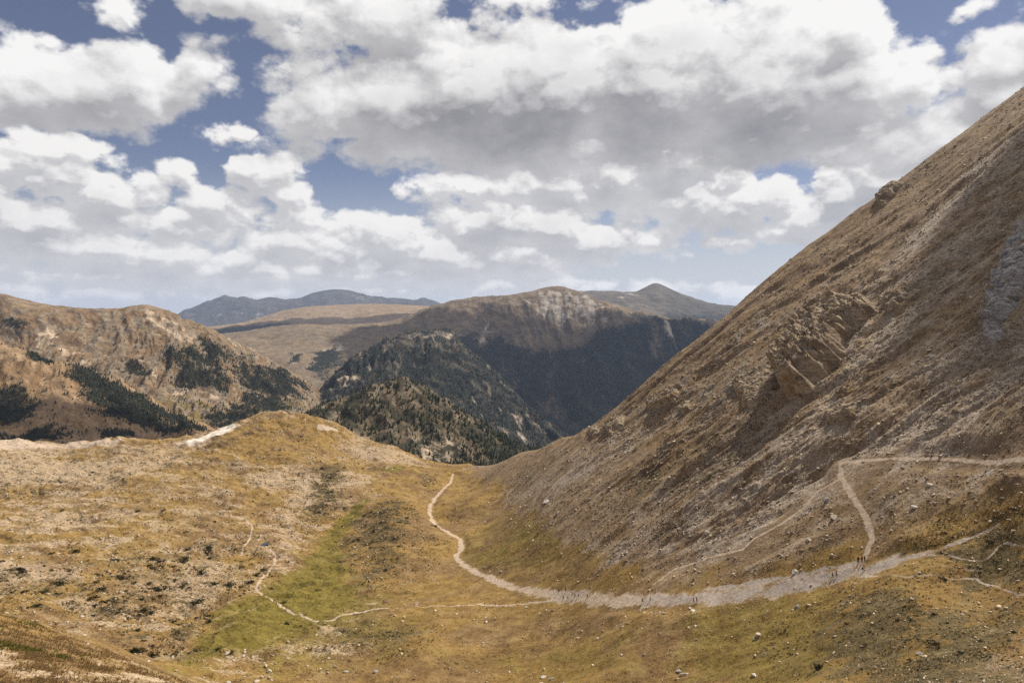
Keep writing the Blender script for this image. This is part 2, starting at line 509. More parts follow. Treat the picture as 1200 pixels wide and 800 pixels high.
def relief_near(X, Y, zb):
    d = np.sqrt(X * X + Y * Y)
    u = X / Y
    side = side_mask(X, Y)
    up = sstep(zb - (0.0 * X), -128, -55)
    amp = sstep(d, 20, 160)
    hum = fbm(X / 62, Y / 62, 3, 1) * 2.6 + fbm(X / 21, Y / 21, 3, 2) * 1.25 + ridged(X / 34, Y / 34, 3, 3) * 0.9
    fine = fbm(X / 7.5, Y / 7.5, 4, 4, gain=0.6) * 0.50 + ridged(X / 15, Y / 13, 3, 6) * 0.5 - 0.25
    left = sstep(u, -0.05, -0.35) * sstep(Y, 120, 260)
    knob = sstep(Y, 560, 700)
    hum = hum * (1 + 0.9 * left + 0.8 * knob) + left * (ridged(X / 27, Y / 27, 4, 24, gain=0.6) - 0.5) * 2.6
    fine = fine * (1 + 0.6 * left)
    # gullies, rock ribs and rough blocks on the valley side
    w = fbm(X / 120, Y / 120, 3, 8) * 42 + fbm(X / 30, Y / 30, 3, 18) * 9
    run = (ridged((X + w) / 260, (Y + w * 0.8) / 62, 3, 9) - 0.5) * 9 + (ridged((X + w) / 120, (Y + w * 0.7) / 17, 4, 19) - 0.5) * 3.6
    rock = sstep(fbm(X / 40, Y / 26, 3, 12) + 0.35 * fbm(X / 9, Y / 7, 2, 13), -0.02, 0.36)
    blocks = (ridged(X / 11, Y / 7, 4, 14, gain=0.62) - 0.4) * 3.0 * rock
    grit = fbm(X / 5.2, Y / 4.2, 4, 15, gain=0.62) * 0.85
    rim = sstep((zb - 0.12 * Y) / Y, 0.40 * (X / Y) - 0.30, 0.40 * (X / Y) - 0.14) * sstep(Y, 380, 450)   # smoother turf below the skyline ridge
    r_side = (run + blocks + grit) * (0.25 + 0.75 * up) * (1 - 0.72 * low_turf(X, Y)) * (1 - 0.6 * rim)
    r = amp * ((1 - side) * (hum * 0.95 - 0.4 + fine * 1.35) + side * r_side)
    worn = np.zeros(X.shape)
    for i in range(len(MAIN) - 1):                       # the track is trodden smooth
        h = (TRACK_HALF[i] + TRACK_HALF[i + 1]) / 2
        P = MAIN_W[i:i + 2]
        m = (X > P[:, 0].min() - 3 * h - 3) & (X < P[:, 0].max() + 3 * h + 3) & (Y > P[:, 1].min() - 3 * h - 3) & (Y < P[:, 1].max() + 3 * h + 3)
        if m.any():
            worn[m] = np.maximum(worn[m], 1 - sstep(seg_dist(X[m], Y[m], P), h * 1.1, h * 2.4 + 2))
    for P, h in SLOPE_TRACKS:
        m = (X > P[:, 0].min() - 8) & (X < P[:, 0].max() + 8) & (Y > P[:, 1].min() - 8) & (Y < P[:, 1].max() + 8)
        if m.any():
            worn[m] = np.maximum(worn[m], 0.9 * (1 - sstep(seg_dist(X[m], Y[m], P), 1.5, 6)))
    return r * (1 - 0.88 * worn) - 0.35 * worn


near = Surf(NEAR, relief_near, smooth=1.5e-4)


def crest(pts, drop=18, far=1.10, drop2=60, far2=1.3):
    out = []
    for px, py, Y in pts:
        out += [(px, py, Y), (px, py + drop, Y * far), (px, py + drop2, Y * far2)]
    return out


def gullies(gx, gy, wide, long, amp, seed, rough=0.5, warp=0.35, top=(1e6, 1e6 + 1), only=None):
    """relief of gullies running along the fall direction (gx, gy)"""
    n = math.hypot(gx, gy)
    gx, gy = gx / n, gy / n

    def f(X, Y, zb):
        w1, w2 = fbm(X / long, Y / long, 3, seed + 1) * long * warp, fbm(X / long + 9, Y / long, 3, seed + 2) * long * warp
        a, b = X + w1, Y + w2
        s, t = (a * -gy + b * gx) / wide, (a * gx + b * gy) / long
        r = ridged(s, t, 5, seed + 3, gain=rough) - 0.55
        a = amp * (0.16 + 0.84 * sstep(zb, top[1], top[0]))
        if only:
            a = a * (0.22 + 0.78 * sstep(X / Y, only[0], only[1]))
        m = 0.45 + 0.75 * sstep(fbm(X / long * 0.9, Y / long * 0.9, 2, seed + 6), -0.3, 0.4)
        return a * (r * m + 0.4 * fbm(X / wide * 2.2, Y / wide * 2.2, 5, seed + 5))
    return f


# left ridge, sunlit
G_S = Surf(crest([(-500, 330, 1650), (-200, 338, 1700), (0, 346, 1800), (60, 358, 1850), (100, 361, 1880), (130, 363, 1900), (168, 357, 1950), (198, 365, 1980), (220, 376, 2000),
                  (253, 390, 2050), (275, 402, 2080), (300, 411, 2110), (322, 426, 2140), (356, 447, 2200), (385, 470, 2240), (420, 495, 2280)]) +
           [(-400, 470, 1420), (-150, 480, 1430), (0, 470, 1480), (100, 478, 1480), (180, 490, 1450), (240, 497, 1470), (300, 480, 1580), (340, 470, 1780), (365, 468, 2000), (300, 500, 1400),
            (0, 505, 1330), (150, 520, 1330), (-300, 510, 1320), (380, 500, 1900), (350, 500, 1600),
            (0, 405, 1640), (100, 415, 1680), (180, 420, 1730), (240, 435, 1760), (300, 448, 1850)],
           gullies(0.45, -1, 95, 480, 34, 20, rough=0.58, top=(-20, 40)), smooth=2e-5)
# its lower spur, closer, with a wood on the shaded flank
G2_S = Surf(crest([(-500, 385, 1250), (-250, 392, 1280), (-100, 396, 1290), (0, 400, 1300), (41, 415, 1320), (91, 427, 1340), (137, 446, 1350), (165, 462, 1355), (192, 477, 1360), (236, 500, 1370), (270, 520, 1380)],
                  drop=30, far=1.07, drop2=95, far2=1.2) +
            [(-300, 490, 1120), (0, 490, 1130), (60, 488, 1150), (120, 490, 1180), (180, 503, 1220), (-300, 525, 1000), (0, 525, 1000), (100, 525, 1000), (200, 532, 1050), (260, 540, 1150),
             (0, 445, 1200), (60, 455, 1220), (120, 468, 1250)],
            gullies(0.5, -1, 55, 240, 15, 30, rough=0.56), smooth=2e-5)
# wooded knoll behind the saddle
F_S = Surf(crest([(300, 520, 1130), (340, 500, 1140), (362, 484, 1150), (392, 471, 1160), (430, 456, 1180), (470, 442, 1200), (500, 456, 1215), (528, 472, 1222), (554, 489, 1230), (580, 505, 1240), (600, 518, 1250),
                  (640, 532, 1270), (700, 552, 1280)], drop=30, far=1.08, drop2=110, far2=1.3) +
           [(360, 530, 940), (420, 530, 940), (480, 550, 930), (520, 558, 930), (560, 556, 960), (620, 556, 1000), (700, 570, 1000), (520, 525, 1060), (480, 500, 1080), (430, 495, 1060), (550, 525, 1090), (600, 540, 1120), (300, 545, 940)],
           gullies(0.2, -1, 46, 110, 15, 40, rough=0.58), smooth=2e-5)
# dark wooded spur
E_S = Surf(crest([(330, 490, 2150), (355, 472, 2200), (380, 453, 2300), (402, 432, 2420), (422, 414, 2520), (452, 402, 2620), (479, 391, 2700), (500, 389, 2750), (533, 391, 2790), (548, 413, 2760), (584, 440, 2680), (605, 464, 2580),
                  (656, 507, 2420), (700, 535, 2350), (760, 560, 2300)], drop=25, far=1.08, drop2=80, far2=1.25) +
           [(400, 480, 1950), (450, 480, 1900), (500, 490, 1880), (560, 505, 1900), (600, 520, 1950), (650, 540, 2050), (440, 440, 2250), (500, 440, 2320), (550, 460, 2280), (350, 510, 1800), (450, 520, 1700), (560, 540, 1700), (650, 560, 1800)],
           gullies(0.25, -1, 110, 400, 46, 50, rough=0.58, top=(-110, -50)), smooth=2e-5)
# middle mountain with the long brown shoulder and the scree summit
D_S = Surf(crest([(150, 400, 4150), (230, 394, 4250), (285, 388, 4300), (320, 383, 4350), (350, 380, 4400), (400, 380.5, 4450), (440, 380, 4480), (470, 374, 4520), (500, 364, 4560), (530, 355, 4600), (560, 350.5, 4620), (590, 348.5, 4640), (610, 346, 4640), (626, 342.5, 4640),
                  (650, 336.5, 4650), (664, 339, 4600), (690, 349, 4480), (710, 359, 4350), (725, 365, 4260), (760, 370, 4230), (800, 374, 4230), (835, 378, 4220), (900, 386, 4200), (1000, 395, 4200)],
                 drop=10, far=1.1, drop2=30, far2=1.3) +
           [(640, 525, 3000), (560, 500, 3200), (700, 510, 3050), (760, 490, 3200), (840, 480, 3300), (640, 440, 3750), (700, 430, 3700), (560, 420, 3850), (760, 430, 3700), (835, 430, 3700), (500, 420, 3800),
            (320, 408, 3700), (400, 418, 3550), (440, 400, 4000), (370, 448, 3050), (385, 470, 2850), (340, 430, 3150), (420, 450, 3000), (470, 440, 3400), (250, 430, 3300), (640, 385, 4250), (560, 385, 4300), (690, 390, 4200), (500, 388, 4300), (250, 470, 2900)],
           gullies(0.1, -1, 190, 1000, 60, 60, rough=0.55, top=(40, 190), only=(-0.30, -0.10)), smooth=1e-6)
# far shoulder with cloud-shaded bands
B_S = Surf(crest([(-100, 400, 6800), (100, 395, 6900), (200, 389, 7000), (260, 381, 7100), (300, 373, 7500), (330, 364, 7800), (360, 359.5, 8000), (400, 357, 8200), (430, 356, 8300), (470, 357, 8300), (520, 360, 8300), (580, 365, 8300)], drop=6, far=1.1, drop2=14, far2=1.3) +
           [(200, 400, 5900), (300, 394, 5900), (400, 392, 5900), (500, 392, 5900), (350, 374, 6900), (430, 371, 6900), (500, 371, 6900), (280, 386, 6500)],
           gullies(0.4, -1, 420, 1800, 30, 70, top=(0, 90)), smooth=2e-5)
# peak behind the middle mountain
P_S = Surf(crest([(560, 370, 6900), (610, 356, 6950), (640, 349, 7000), (664, 341, 6850), (680, 341, 6820), (704, 340.5, 6820), (728, 341, 6820), (746, 342, 6850), (757, 336.5, 6900), (767, 332, 6950), (785, 338, 6950), (806, 347, 6900), (830, 354.5, 6850), (857, 358, 6800),
                  (900, 364, 6800), (1000, 375, 6800)], drop=8, far=1.08, drop2=26, far2=1.25) +
           [(700, 372, 5600), (760, 374, 5700), (800, 380, 5600), (850, 390, 5500), (640, 380, 5600), (730, 357, 6200), (780, 358, 6300), (830, 368, 6200), (950, 400, 5500), (560, 385, 5600)],
           gullies(0.2, -1, 240, 900, 46, 80, rough=0.55, top=(120, 320)), smooth=1e-7)
# blue range on the horizon
A_S = Surf(crest([(0, 400, 13200), (100, 388, 13300), (160, 378, 13400), (206, 368.5, 13500), (236, 357, 13700), (255, 350, 13900), (264, 346, 14000), (276, 349.5, 14000), (283, 347, 14000), (297, 351.5, 14000), (318, 348.5, 14100), (332, 351, 14200), (350, 349, 14300),
                  (368, 343, 14400), (392, 339, 14500), (410, 340, 14500), (428, 345.5, 14500), (450, 349, 14500), (470, 350, 14500), (479, 352, 14500), (495, 349, 14500), (520, 357, 14500), (560, 364, 14500), (640, 368, 14500)], drop=6, far=1.06, drop2=16, far2=1.2) +
           [(150, 400, 12000), (250, 392, 11800), (350, 388, 11800), (450, 386, 11800), (560, 386, 11800), (264, 370, 12800), (400, 362, 13000), (320, 372, 12800)],
           gullies(0.3, -1, 520, 1900, 90, 90, rough=0.52, top=(250, 620)), smooth=1e-7)
# ------------------------------------------------------------------ terrain meshes
def mesh_from(name, co, faces, mat, attrs=None, normals=None, parent=None, smooth=True):
    me = bpy.data.meshes.new(name)
    nf, k = faces.shape
    me.vertices.add(len(co))
    me.vertices.foreach_set('co', np.ascontiguousarray(co, np.float32).ravel())
    me.loops.add(nf * k)
    me.loops.foreach_set('vertex_index', np.ascontiguousarray(faces, np.int32).ravel())
    me.polygons.add(nf)
    me.polygons.foreach_set('loop_start', np.arange(0, nf * k, k, dtype=np.int32))
    if smooth:
        me.polygons.foreach_set('use_smooth', np.ones(nf, bool))
    for an, av in (attrs or {}).items():
        at = me.attributes.new(an, 'FLOAT_COLOR', 'POINT')
        at.data.foreach_set('color', np.ascontiguousarray(av, np.float32).ravel())
    me.update(calc_edges=True)
    if normals is not None:
        me.normals_split_custom_set_from_vertices(normals.tolist())
    if mat is not None:
        me.materials.append(mat)
    ob = bpy.data.objects.new(name, me)
    COL.objects.link(ob)
    if parent is not None:
        ob.parent = parent
    return ob


def structure(ob):
    ob['kind'] = 'structure'
    return ob


def grid(surf, u0, u1, nu, y0, y1, ny):
    u = np.linspace(u0, u1, nu)
    Y = np.geomspace(y0, y1, ny) if np.isscalar(y0) else y0
    UU, YY = np.meshgrid(u, Y, indexing='xy')
    X = UU * YY
    return X, YY, surf.z(X, YY)


def quads(nu, ny):
    a = np.arange(nu * ny).reshape(ny, nu)
    return np.stack([a[:-1, :-1].ravel(), a[:-1, 1:].ravel(), a[1:, 1:].ravel(), a[1:, :-1].ravel()], 1)


def region(X, Y, poly, soft, wob=0.0, scale=20.0, seed=0):
    """1 inside an outline on the map, 0 outside, with a soft, wandering edge"""
    P = np.asarray(poly)[:, :2]
    pad = soft + abs(wob) * 2
    m = (X > P[:, 0].min() - pad) & (X < P[:, 0].max() + pad) & (Y > P[:, 1].min() - pad) & (Y < P[:, 1].max() + pad)
    out = np.zeros(X.shape)
    if m.any():
        x, y = X[m], Y[m]
        if wob:
            x, y = x + fbm(x / scale, y / scale, 4, seed) * wob, y + fbm(x / scale + 31, y / scale, 4, seed + 1) * wob
        d = seg_dist(x, y, P, True)
        d = np.where(inside(x, y, P), d, -d)
        out[m] = sstep(d, -soft, soft)
    return out


def track(X, Y, poly, half, soft, wob=0.0, scale=8.0, seed=0):
    P = np.asarray(poly)[:, :2]
    pad = np.max(half) + soft + abs(wob) * 2
    m = (X > P[:, 0].min() - pad) & (X < P[:, 0].max() + pad) & (Y > P[:, 1].min() - pad) & (Y < P[:, 1].max() + pad)
    out = np.zeros(X.shape)
    if m.any():
        x, y = X[m], Y[m]
        d = seg_dist(x, y, P) + fbm(x / scale, y / scale, 3, seed) * wob
        out[m] = 1 - sstep(d, half - soft, half + soft)
    return out
# ------------------------------------------------------------------ materials
def new_mat(name):
    m = bpy.data.materials.new(name)
    m.use_nodes = True
    b = NB(m.node_tree)
    b.n.clear()
    out = b.new('ShaderNodeOutputMaterial')
    bs = b.new('ShaderNodeBsdfPrincipled')
    bs.inputs['Roughness'].default_value = 0.95
    bs.inputs['Specular IOR Level'].default_value = 0.12
    b.l.new(bs.outputs[0], out.inputs['Surface'])
    return m, b, bs


def attr(b, name):
    a = b.new('ShaderNodeAttribute', attribute_name=name)
    s = b.new('ShaderNodeSeparateColor')
    b.l.new(a.outputs['Color'], s.inputs[0])
    return s.outputs[0], s.outputs[1], s.outputs[2], a.outputs['Alpha']


def edge(b, mask, nz, k=0.7, lo=0.38, hi=0.62):
    """mask with a ragged border"""
    return b.smooth(b.m('MULTIPLY_ADD', b.m('SUBTRACT', nz, 0.5), k, mask), lo, hi)


def ground_material():
    m, b, bs = new_mat('alpine_ground')
    pos = b.new('ShaderNodeNewGeometry').outputs['Position']
    green, pale, scree, path = attr(b, 'cover_a')
    heath, rock, side, lush = attr(b, 'cover_b')
    big = b.noise(pos, 1 / 38, 3.0, 0.55)
    mid = b.noise(pos, 1 / 7.5, 4.0, 0.6)
    fin = b.noise(pos, 1 / 1.3, 4.0, 0.65)
    tin = b.noise(pos, 1 / 0.38, 3.0, 0.7)
    streak = b.m('ADD', b.m('MULTIPLY', b.noise(b.vm('MULTIPLY', pos, (1 / 38, 1 / 8.0, 1 / 38)), 1.0, 4.0, 0.62, 1.2), 0.5), b.m('MULTIPLY', b.noise(pos, 1 / 16, 4.0, 0.6), 0.5))
    mixn = b.m('ADD', b.m('MULTIPLY', mid, 0.45), b.m('ADD', b.m('MULTIPLY', fin, 0.3), b.m('MULTIPLY', tin, 0.25)))
    grass = b.ramp(mixn, [(0.34, (0.085, 0.052, 0.017)), (0.45, (0.208, 0.126, 0.037)), (0.54, (0.274, 0.170, 0.052)), (0.66, (0.40, 0.28, 0.122))])
    rust = b.ramp(mixn, [(0.34, (0.085, 0.048, 0.019)), (0.5, (0.195, 0.118, 0.048)), (0.66, (0.33, 0.225, 0.115))])
    grass = b.mix(b.smooth(big, 0.42, 0.62), grass, rust)
    greenc = b.ramp(mixn, [(0.34, (0.072, 0.056, 0.011)), (0.5, (0.152, 0.116, 0.022)), (0.66, (0.25, 0.185, 0.048))])
    col = b.mix(b.m('MULTIPLY', edge(b, lush, mid, 2.0, 0.25, 0.85), 0.6), grass, greenc)
    col = b.mix(b.m('MULTIPLY', edge(b, green, b.m('ADD', b.m('MULTIPLY', big, 0.5), b.m('MULTIPLY', mid, 0.5)), 2.2, 0.20, 0.90), 0.95), col, greenc)
    # brown turf and small scree of the valley side
    brown = b.ramp(mixn, [(0.34, (0.072, 0.047, 0.027)), (0.45, (0.178, 0.118, 0.068)), (0.54, (0.255, 0.174, 0.104)), (0.66, (0.45, 0.34, 0.22))])
    tan = b.ramp(mixn, [(0.34, (0.085, 0.052, 0.023)), (0.5, (0.215, 0.134, 0.060)), (0.66, (0.38, 0.27, 0.15))])
    sidec = b.mix(b.smooth(streak, 0.44, 0.60), brown, tan)
    col = b.mix(edge(b, side, mid, 0.5, 0.3, 0.75), col, sidec)
    screec = b.ramp(b.m('ADD', b.m('MULTIPLY', fin, 0.5), b.m('MULTIPLY', tin, 0.5)),
                    [(0.34, (0.105, 0.079, 0.056)), (0.46, (0.260, 0.200, 0.142)), (0.54, (0.365, 0.29, 0.212)), (0.66, (0.60, 0.50, 0.39))])
    sn = b.m('ADD', b.m('MULTIPLY', streak, 0.6), b.m('MULTIPLY', mid, 0.4))
    col = b.mix(edge(b, scree, sn, 2.0, 0.34, 0.72), col, screec)
    palec = b.ramp(b.m('ADD', b.m('MULTIPLY', fin, 0.5), b.m('MULTIPLY', tin, 0.5)),
                   [(0.34, (0.13, 0.085, 0.048)), (0.45, (0.29, 0.20, 0.115)), (0.54, (0.40, 0.295, 0.182)), (0.66, (0.62, 0.50, 0.36))])
    col = b.mix(edge(b, pale, mixn, 2.6, 0.30, 0.70), col, palec)
    heathc = b.ramp(mixn, [(0.34, (0.028, 0.022, 0.009)), (0.48, (0.078, 0.058, 0.023)), (0.57, (0.140, 0.100, 0.042)), (0.68, (0.30, 0.225, 0.135))])
    col = b.mix(edge(b, heath, b.m('ADD', b.m('MULTIPLY', mid, 0.5), b.m('MULTIPLY', fin, 0.5)), 2.6, 0.36, 0.66), col, heathc)
    rockc = b.ramp(b.noise(b.vm('MULTIPLY', pos, (0.3, 0.5, 1.0)), 1.0, 5.0, 0.65), [(0.3, (0.10, 0.078, 0.058)), (0.5, (0.225, 0.172, 0.118)), (0.7, (0.38, 0.31, 0.22))])
    col = b.mix(edge(b, rock, mid, 1.2, 0.36, 0.64), col, rockc)
    pathc = b.ramp(b.m('ADD', b.m('MULTIPLY', fin, 0.5), b.m('MULTIPLY', tin, 0.5)),
                   [(0.34, (0.26, 0.185, 0.12)), (0.5, (0.43, 0.325, 0.23)), (0.66, (0.60, 0.48, 0.36))])
    greyp = b.ramp(mixn, [(0.34, (0.15, 0.12, 0.095)), (0.5, (0.31, 0.255, 0.21)), (0.66, (0.46, 0.40, 0.345))])
    pathc = b.mix(b.smooth(scree, 0.10, 0.45), pathc, greyp)
    col = b.mix(edge(b, path, b.m('ADD', b.m('MULTIPLY', mid, 0.5), b.m('MULTIPLY', fin, 0.5)), 1.8, 0.26, 0.80), col, pathc)
    col = b.mix(b.smooth(path, 1.1, 1.5), col, b.mix(fin, (0.60, 0.50, 0.39, 1.0), (0.80, 0.72, 0.60, 1.0)))
    b.l.new(col, bs.inputs['Base Color'])
    bump = b.new('ShaderNodeBump')
    bump.inputs['Strength'].default_value = 0.8
    bump.inputs['Distance'].default_value = 0.5
    b.l.new(b.m('ADD', b.m('MULTIPLY', fin, 0.7), b.m('MULTIPLY', tin, 0.3)), bump.inputs['Height'])
    b.l.new(bump.outputs[0], bs.inputs['Normal'])
    return m


def hill_material(name, s, grass, grass2, scree, wood, rockc, streak_dir=(1.0, 0.2), bump=1.0):
    """far slopes: turf, scree, forest floor and rock by cover; s is the size of the smallest mark in metres"""
    m, b, bs = new_mat(name)
    pos = b.new('ShaderNodeNewGeometry').outputs['Position']
    forest, pale, turf, rock = attr(b, 'cover_a')
    n = math.hypot(*streak_dir)
    dx, dy = streak_dir[0] / n, streak_dir[1] / n
    across, along = b.vm('DOT_PRODUCT', pos, (dx, dy, 0)), b.vm('DOT_PRODUCT', pos, (-dy, dx, 0))
    cb = b.new('ShaderNodeCombineXYZ')
    b.put(cb.inputs[0], b.m('MULTIPLY', across, 1 / (s * 7)))
    b.put(cb.inputs[1], b.m('MULTIPLY', along, 1 / (s * 50)))
    streak = b.noise(cb.outputs[0], 1.0, 5.0, 0.62, 0.6)
    big = b.noise(pos, 1 / (s * 60), 4.0, 0.6)
    mid = b.noise(pos, 1 / (s * 9), 4.0, 0.62)
    fin = b.noise(pos, 1 / (s * 2.0), 3.0, 0.65)
    mx = b.m('ADD', b.m('MULTIPLY', mid, 0.55), b.m('MULTIPLY', fin, 0.45))

    def var(c, lo=0.6, hi=1.45):
        return b.ramp(mx, [(0.36, tuple(v * lo for v in c)), (0.5, c), (0.64, tuple(min(v * hi, 0.8) for v in c))])
    col = b.mix(b.smooth(b.m('ADD', b.m('MULTIPLY', big, 0.6), b.m('MULTIPLY', streak, 0.4)), 0.43, 0.58), var(grass), var(grass2))
    col = b.mix(edge(b, turf, mid, 0.8, 0.3, 0.7), col, var((grass[0] * 0.95, grass[1] * 1.1, grass[2] * 0.8)))
    col = b.mix(edge(b, rock, b.m('ADD', b.m('MULTIPLY', streak, 0.5), b.m('MULTIPLY', fin, 0.5)), 2.2, 0.36, 0.68), col, var(rockc, 0.4, 1.6))
    sn = b.m('ADD', b.m('MULTIPLY', streak, 0.6), b.m('MULTIPLY', mid, 0.4))
    col = b.mix(edge(b, pale, sn, 1.7, 0.36, 0.66), col, var(scree, 0.75, 1.3))
    col = b.mix(edge(b, forest, mx, 1.8, 0.32, 0.62), col, var(wood, 0.55, 2.0))
    b.l.new(col, bs.inputs['Base Color'])
    bp = b.new('ShaderNodeBump')
    bp.inputs['Strength'].default_value = 0.75 * bump
    bp.inputs['Distance'].default_value = s * 2.2
    b.l.new(mx, bp.inputs['Height'])
    b.l.new(bp.outputs[0], bs.inputs['Normal'])
    return m


def simple_mat(name, c, var=0.25, scale=3.0, rough=0.9, c2=None, local=True):
    m, b, bs = new_mat(name)
    v = b.new('ShaderNodeTexCoord').outputs['Object'] if local else b.new('ShaderNodeNewGeometry').outputs['Position']
    nz = b.noise(v, scale, 4.0, 0.6)
    c2 = c2 or tuple(min(x * (1 + var), 0.9) for x in c)
    col = b.ramp(nz, [(0.32, tuple(x * (1 - var) for x in c)), (0.5, c), (0.68, c2)])
    b.l.new(col, bs.inputs['Base Color'])
    bs.inputs['Roughness'].default_value = rough
    return m
# ------------------------------------------------------------------ the near valley
Q = 1.0                                            # mesh density
NEAR_M = ground_material()


def ground_pts(pts, **k):
    p = np.array(pts, float)
    return near.at(p[:, 0], p[:, 1], **k)


SMALL_TRACKS = [
    ([(300, 688), (320, 704), (345, 720), (370, 728), (388, 727), (412, 718), (440, 713), (490, 710), (530, 710), (570, 709), (620, 706), (655, 702)], 0.85),
    ([(283, 650), (293, 630), (296, 617), (288, 608), (270, 603)], 0.8), ([(300, 690), (306, 678), (320, 662), (323, 650), (316, 644)], 0.9),
    ([(1015, 675), (1060, 676), (1110, 677), (1145, 678), (1165, 686), (1210, 699)], 0.26), ([(1090, 648), (1105, 650), (1130, 655), (1158, 654), (1170, 640), (1180, 635), (1215, 641)], 0.24),
    ([(1105, 662), (1140, 668)], 0.25),
    ([(228, 516), (240, 526), (285, 539)], 0.9), ([(1010, 658), (960, 668), (880, 684), (830, 690)], 1.0),
]
WIDE_TRACKS = [([(-60, 529), (-20, 526), (30, 522), (80, 519), (130, 518)], 9.0), ([(212, 519), (235, 514), (255, 507), (270, 502), (276, 500)], 5.5), ([(376, 500), (392, 503)], 4.0)]
BASIN = {
    'green': [[(202, 785), (225, 755), (262, 712), (300, 696), (315, 682), (349, 666), (364, 640), (385, 624), (408, 612), (404, 665), (428, 690), (395, 722), (350, 742), (300, 758), (250, 768)],
              [(380, 625), (425, 583), (430, 588), (400, 630)], [(555, 545), (600, 536), (600, 545), (570, 553)], [(448, 549), (474, 545), (474, 550), (450, 553)]],
    'lush': [[(196, 792), (215, 768), (300, 735), (420, 728), (380, 770), (330, 795), (290, 765), (240, 778)], [(380, 735), (500, 715), (500, 722), (420, 735), (520, 765), (460, 760)], [(470, 775), (600, 766), (700, 770), (800, 768), (800, 775), (620, 778), (520, 783)],
             [(830, 705), (960, 690), (985, 720), (960, 800), (820, 800), (780, 740)], [(560, 620), (660, 610), (690, 640), (600, 640)], [(540, 655), (545, 640), (600, 640), (640, 660), (580, 668)],
             [(0, 540), (25, 545), (22, 556), (0, 556)], [(320, 690), (450, 700), (480, 740), (330, 760)]],
    'pale': [[(-120, 518), (60, 516), (130, 520), (205, 518), (232, 524), (215, 545), (205, 556), (160, 576), (90, 586), (-150, 590)],
             [(-150, 596), (60, 598), (160, 602), (150, 612), (60, 618), (-150, 622)], [(-150, 664), (60, 660), (120, 672), (60, 690), (-150, 695)],
             [(130, 655), (200, 645), (290, 640), (300, 690), (262, 712), (235, 740), (200, 720), (160, 690)], [(420, 505), (500, 545), (455, 548), (405, 530), (375, 512)],
             [(230, 510), (275, 498), (282, 503), (245, 516)], [(350, 540), (440, 555), (400, 600), (330, 590), (280, 560)], [(290, 640), (330, 600), (350, 600), (352, 650), (318, 680)],
             [(232, 796), (250, 778), (290, 762), (304, 772), (298, 812), (250, 816)], [(590, 572), (640, 560), (650, 600), (612, 596)]],
    'heath': [[(412, 612), (440, 588), (488, 590), (498, 620), (490, 655), (456, 688), (435, 690), (418, 668), (408, 640)],
              [(625, 600), (700, 588), (790, 520), (880, 468), (900, 480), (860, 530), (770, 588), (690, 620), (640, 618)], [(720, 640), (800, 600), (830, 590), (790, 625), (740, 648)],
              [(402, 740), (420, 735), (500, 740), (490, 756), (460, 762), (430, 752)], [(960, 706), (1060, 690), (1200, 700), (1300, 690), (1300, 830), (930, 830), (930, 770)],
              [(1060, 652), (1100, 625), (1200, 600), (1260, 640), (1200, 690), (1100, 672)], [(150, 650), (260, 640), (270, 690), (220, 740), (140, 730), (-60, 700), (-60, 680), (60, 680)],
              [(370, 540), (410, 545), (390, 600), (350, 625), (362, 580)], [(190, 770), (150, 742), (240, 720), (250, 740), (215, 775)], [(495, 555), (515, 556), (505, 570), (488, 566)],
              [(-60, 570), (60, 566), (90, 575), (-60, 590)]],
    'scree': [[(1235, 180), (1165, 235), (1100, 280), (1040, 340), (1000, 420), (985, 500), (930, 560), (860, 620), (790, 660), (700, 655), (690, 640), (740, 640), (830, 570), (900, 500), (930, 470), (960, 390), (1010, 330), (1100, 240), (1210, 150)],
              [(1300, 300), (1200, 330), (1120, 460), (1000, 545), (940, 600), (880, 640), (960, 640), (1010, 600), (1100, 520), (1200, 470), (1300, 440)],
              [(590, 575), (650, 550), (720, 520), (760, 500), (740, 530), (680, 570), (620, 592)], [(700, 640), (800, 610), (900, 580), (960, 560), (960, 590), (860, 640), (760, 665)],
              [(830, 712), (900, 690), (990, 668), (1060, 650), (1130, 622), (1180, 600), (1200, 606), (1110, 655), (1060, 668), (990, 686), (900, 706), (840, 722)], [(640, 742), (740, 715), (800, 712), (760, 724), (700, 738), (650, 750)],
              [(1180, 660), (1300, 650), (1300, 800), (1140, 810), (1040, 790), (1130, 760), (1200, 730)], [(990, 690), (1040, 690), (1030, 715), (985, 712)],
              [(970, 478), (1010, 400), (1035, 345), (1020, 420), (990, 480)]],
    'rock': [[(800, 455), (870, 420), (905, 400), (900, 440), (840, 470), (780, 495)], [(690, 505), (760, 455), (800, 448), (780, 480), (720, 510)], [(1145, 300), (1175, 260), (1260, 220), (1260, 420), (1190, 400), (1160, 370), (1140, 420), (1120, 440)],
             [(860, 380), (900, 350), (960, 335), (925, 370), (880, 400)], [(940, 500), (980, 470), (1000, 490), (960, 512)], [(600, 585), (622, 580), (624, 595), (606, 598)], [(1050, 345), (1110, 300), (1130, 330), (1070, 380)]],
}
ROWS = np.concatenate([np.geomspace(12, 50, int(50 * Q), endpoint=False), np.geomspace(50, 112, int(220 * Q), endpoint=False), np.geomspace(112, 340, int(620 * Q), endpoint=False), np.geomspace(340, 830, int(330 * Q), endpoint=False), np.geomspace(830, 1150, int(40 * Q))])
nu, ny = int(1640 * Q), len(ROWS)
X, Y, Z = grid(near, -1.08, 1.08, nu, ROWS, None, ny)
cov = {}
WHITE = [[(212, 520), (226, 514), (246, 506), (264, 499), (278, 498), (268, 506), (250, 511), (236, 518), (222, 523)], [(372, 499), (393, 502), (391, 505), (372, 503)], [(-60, 524), (40, 518), (128, 516), (140, 519), (60, 524), (-60, 531)]]
KNOB = [(228, 530), (262, 510), (300, 493), (345, 490), (392, 506), (384, 520), (332, 543), (250, 543)]
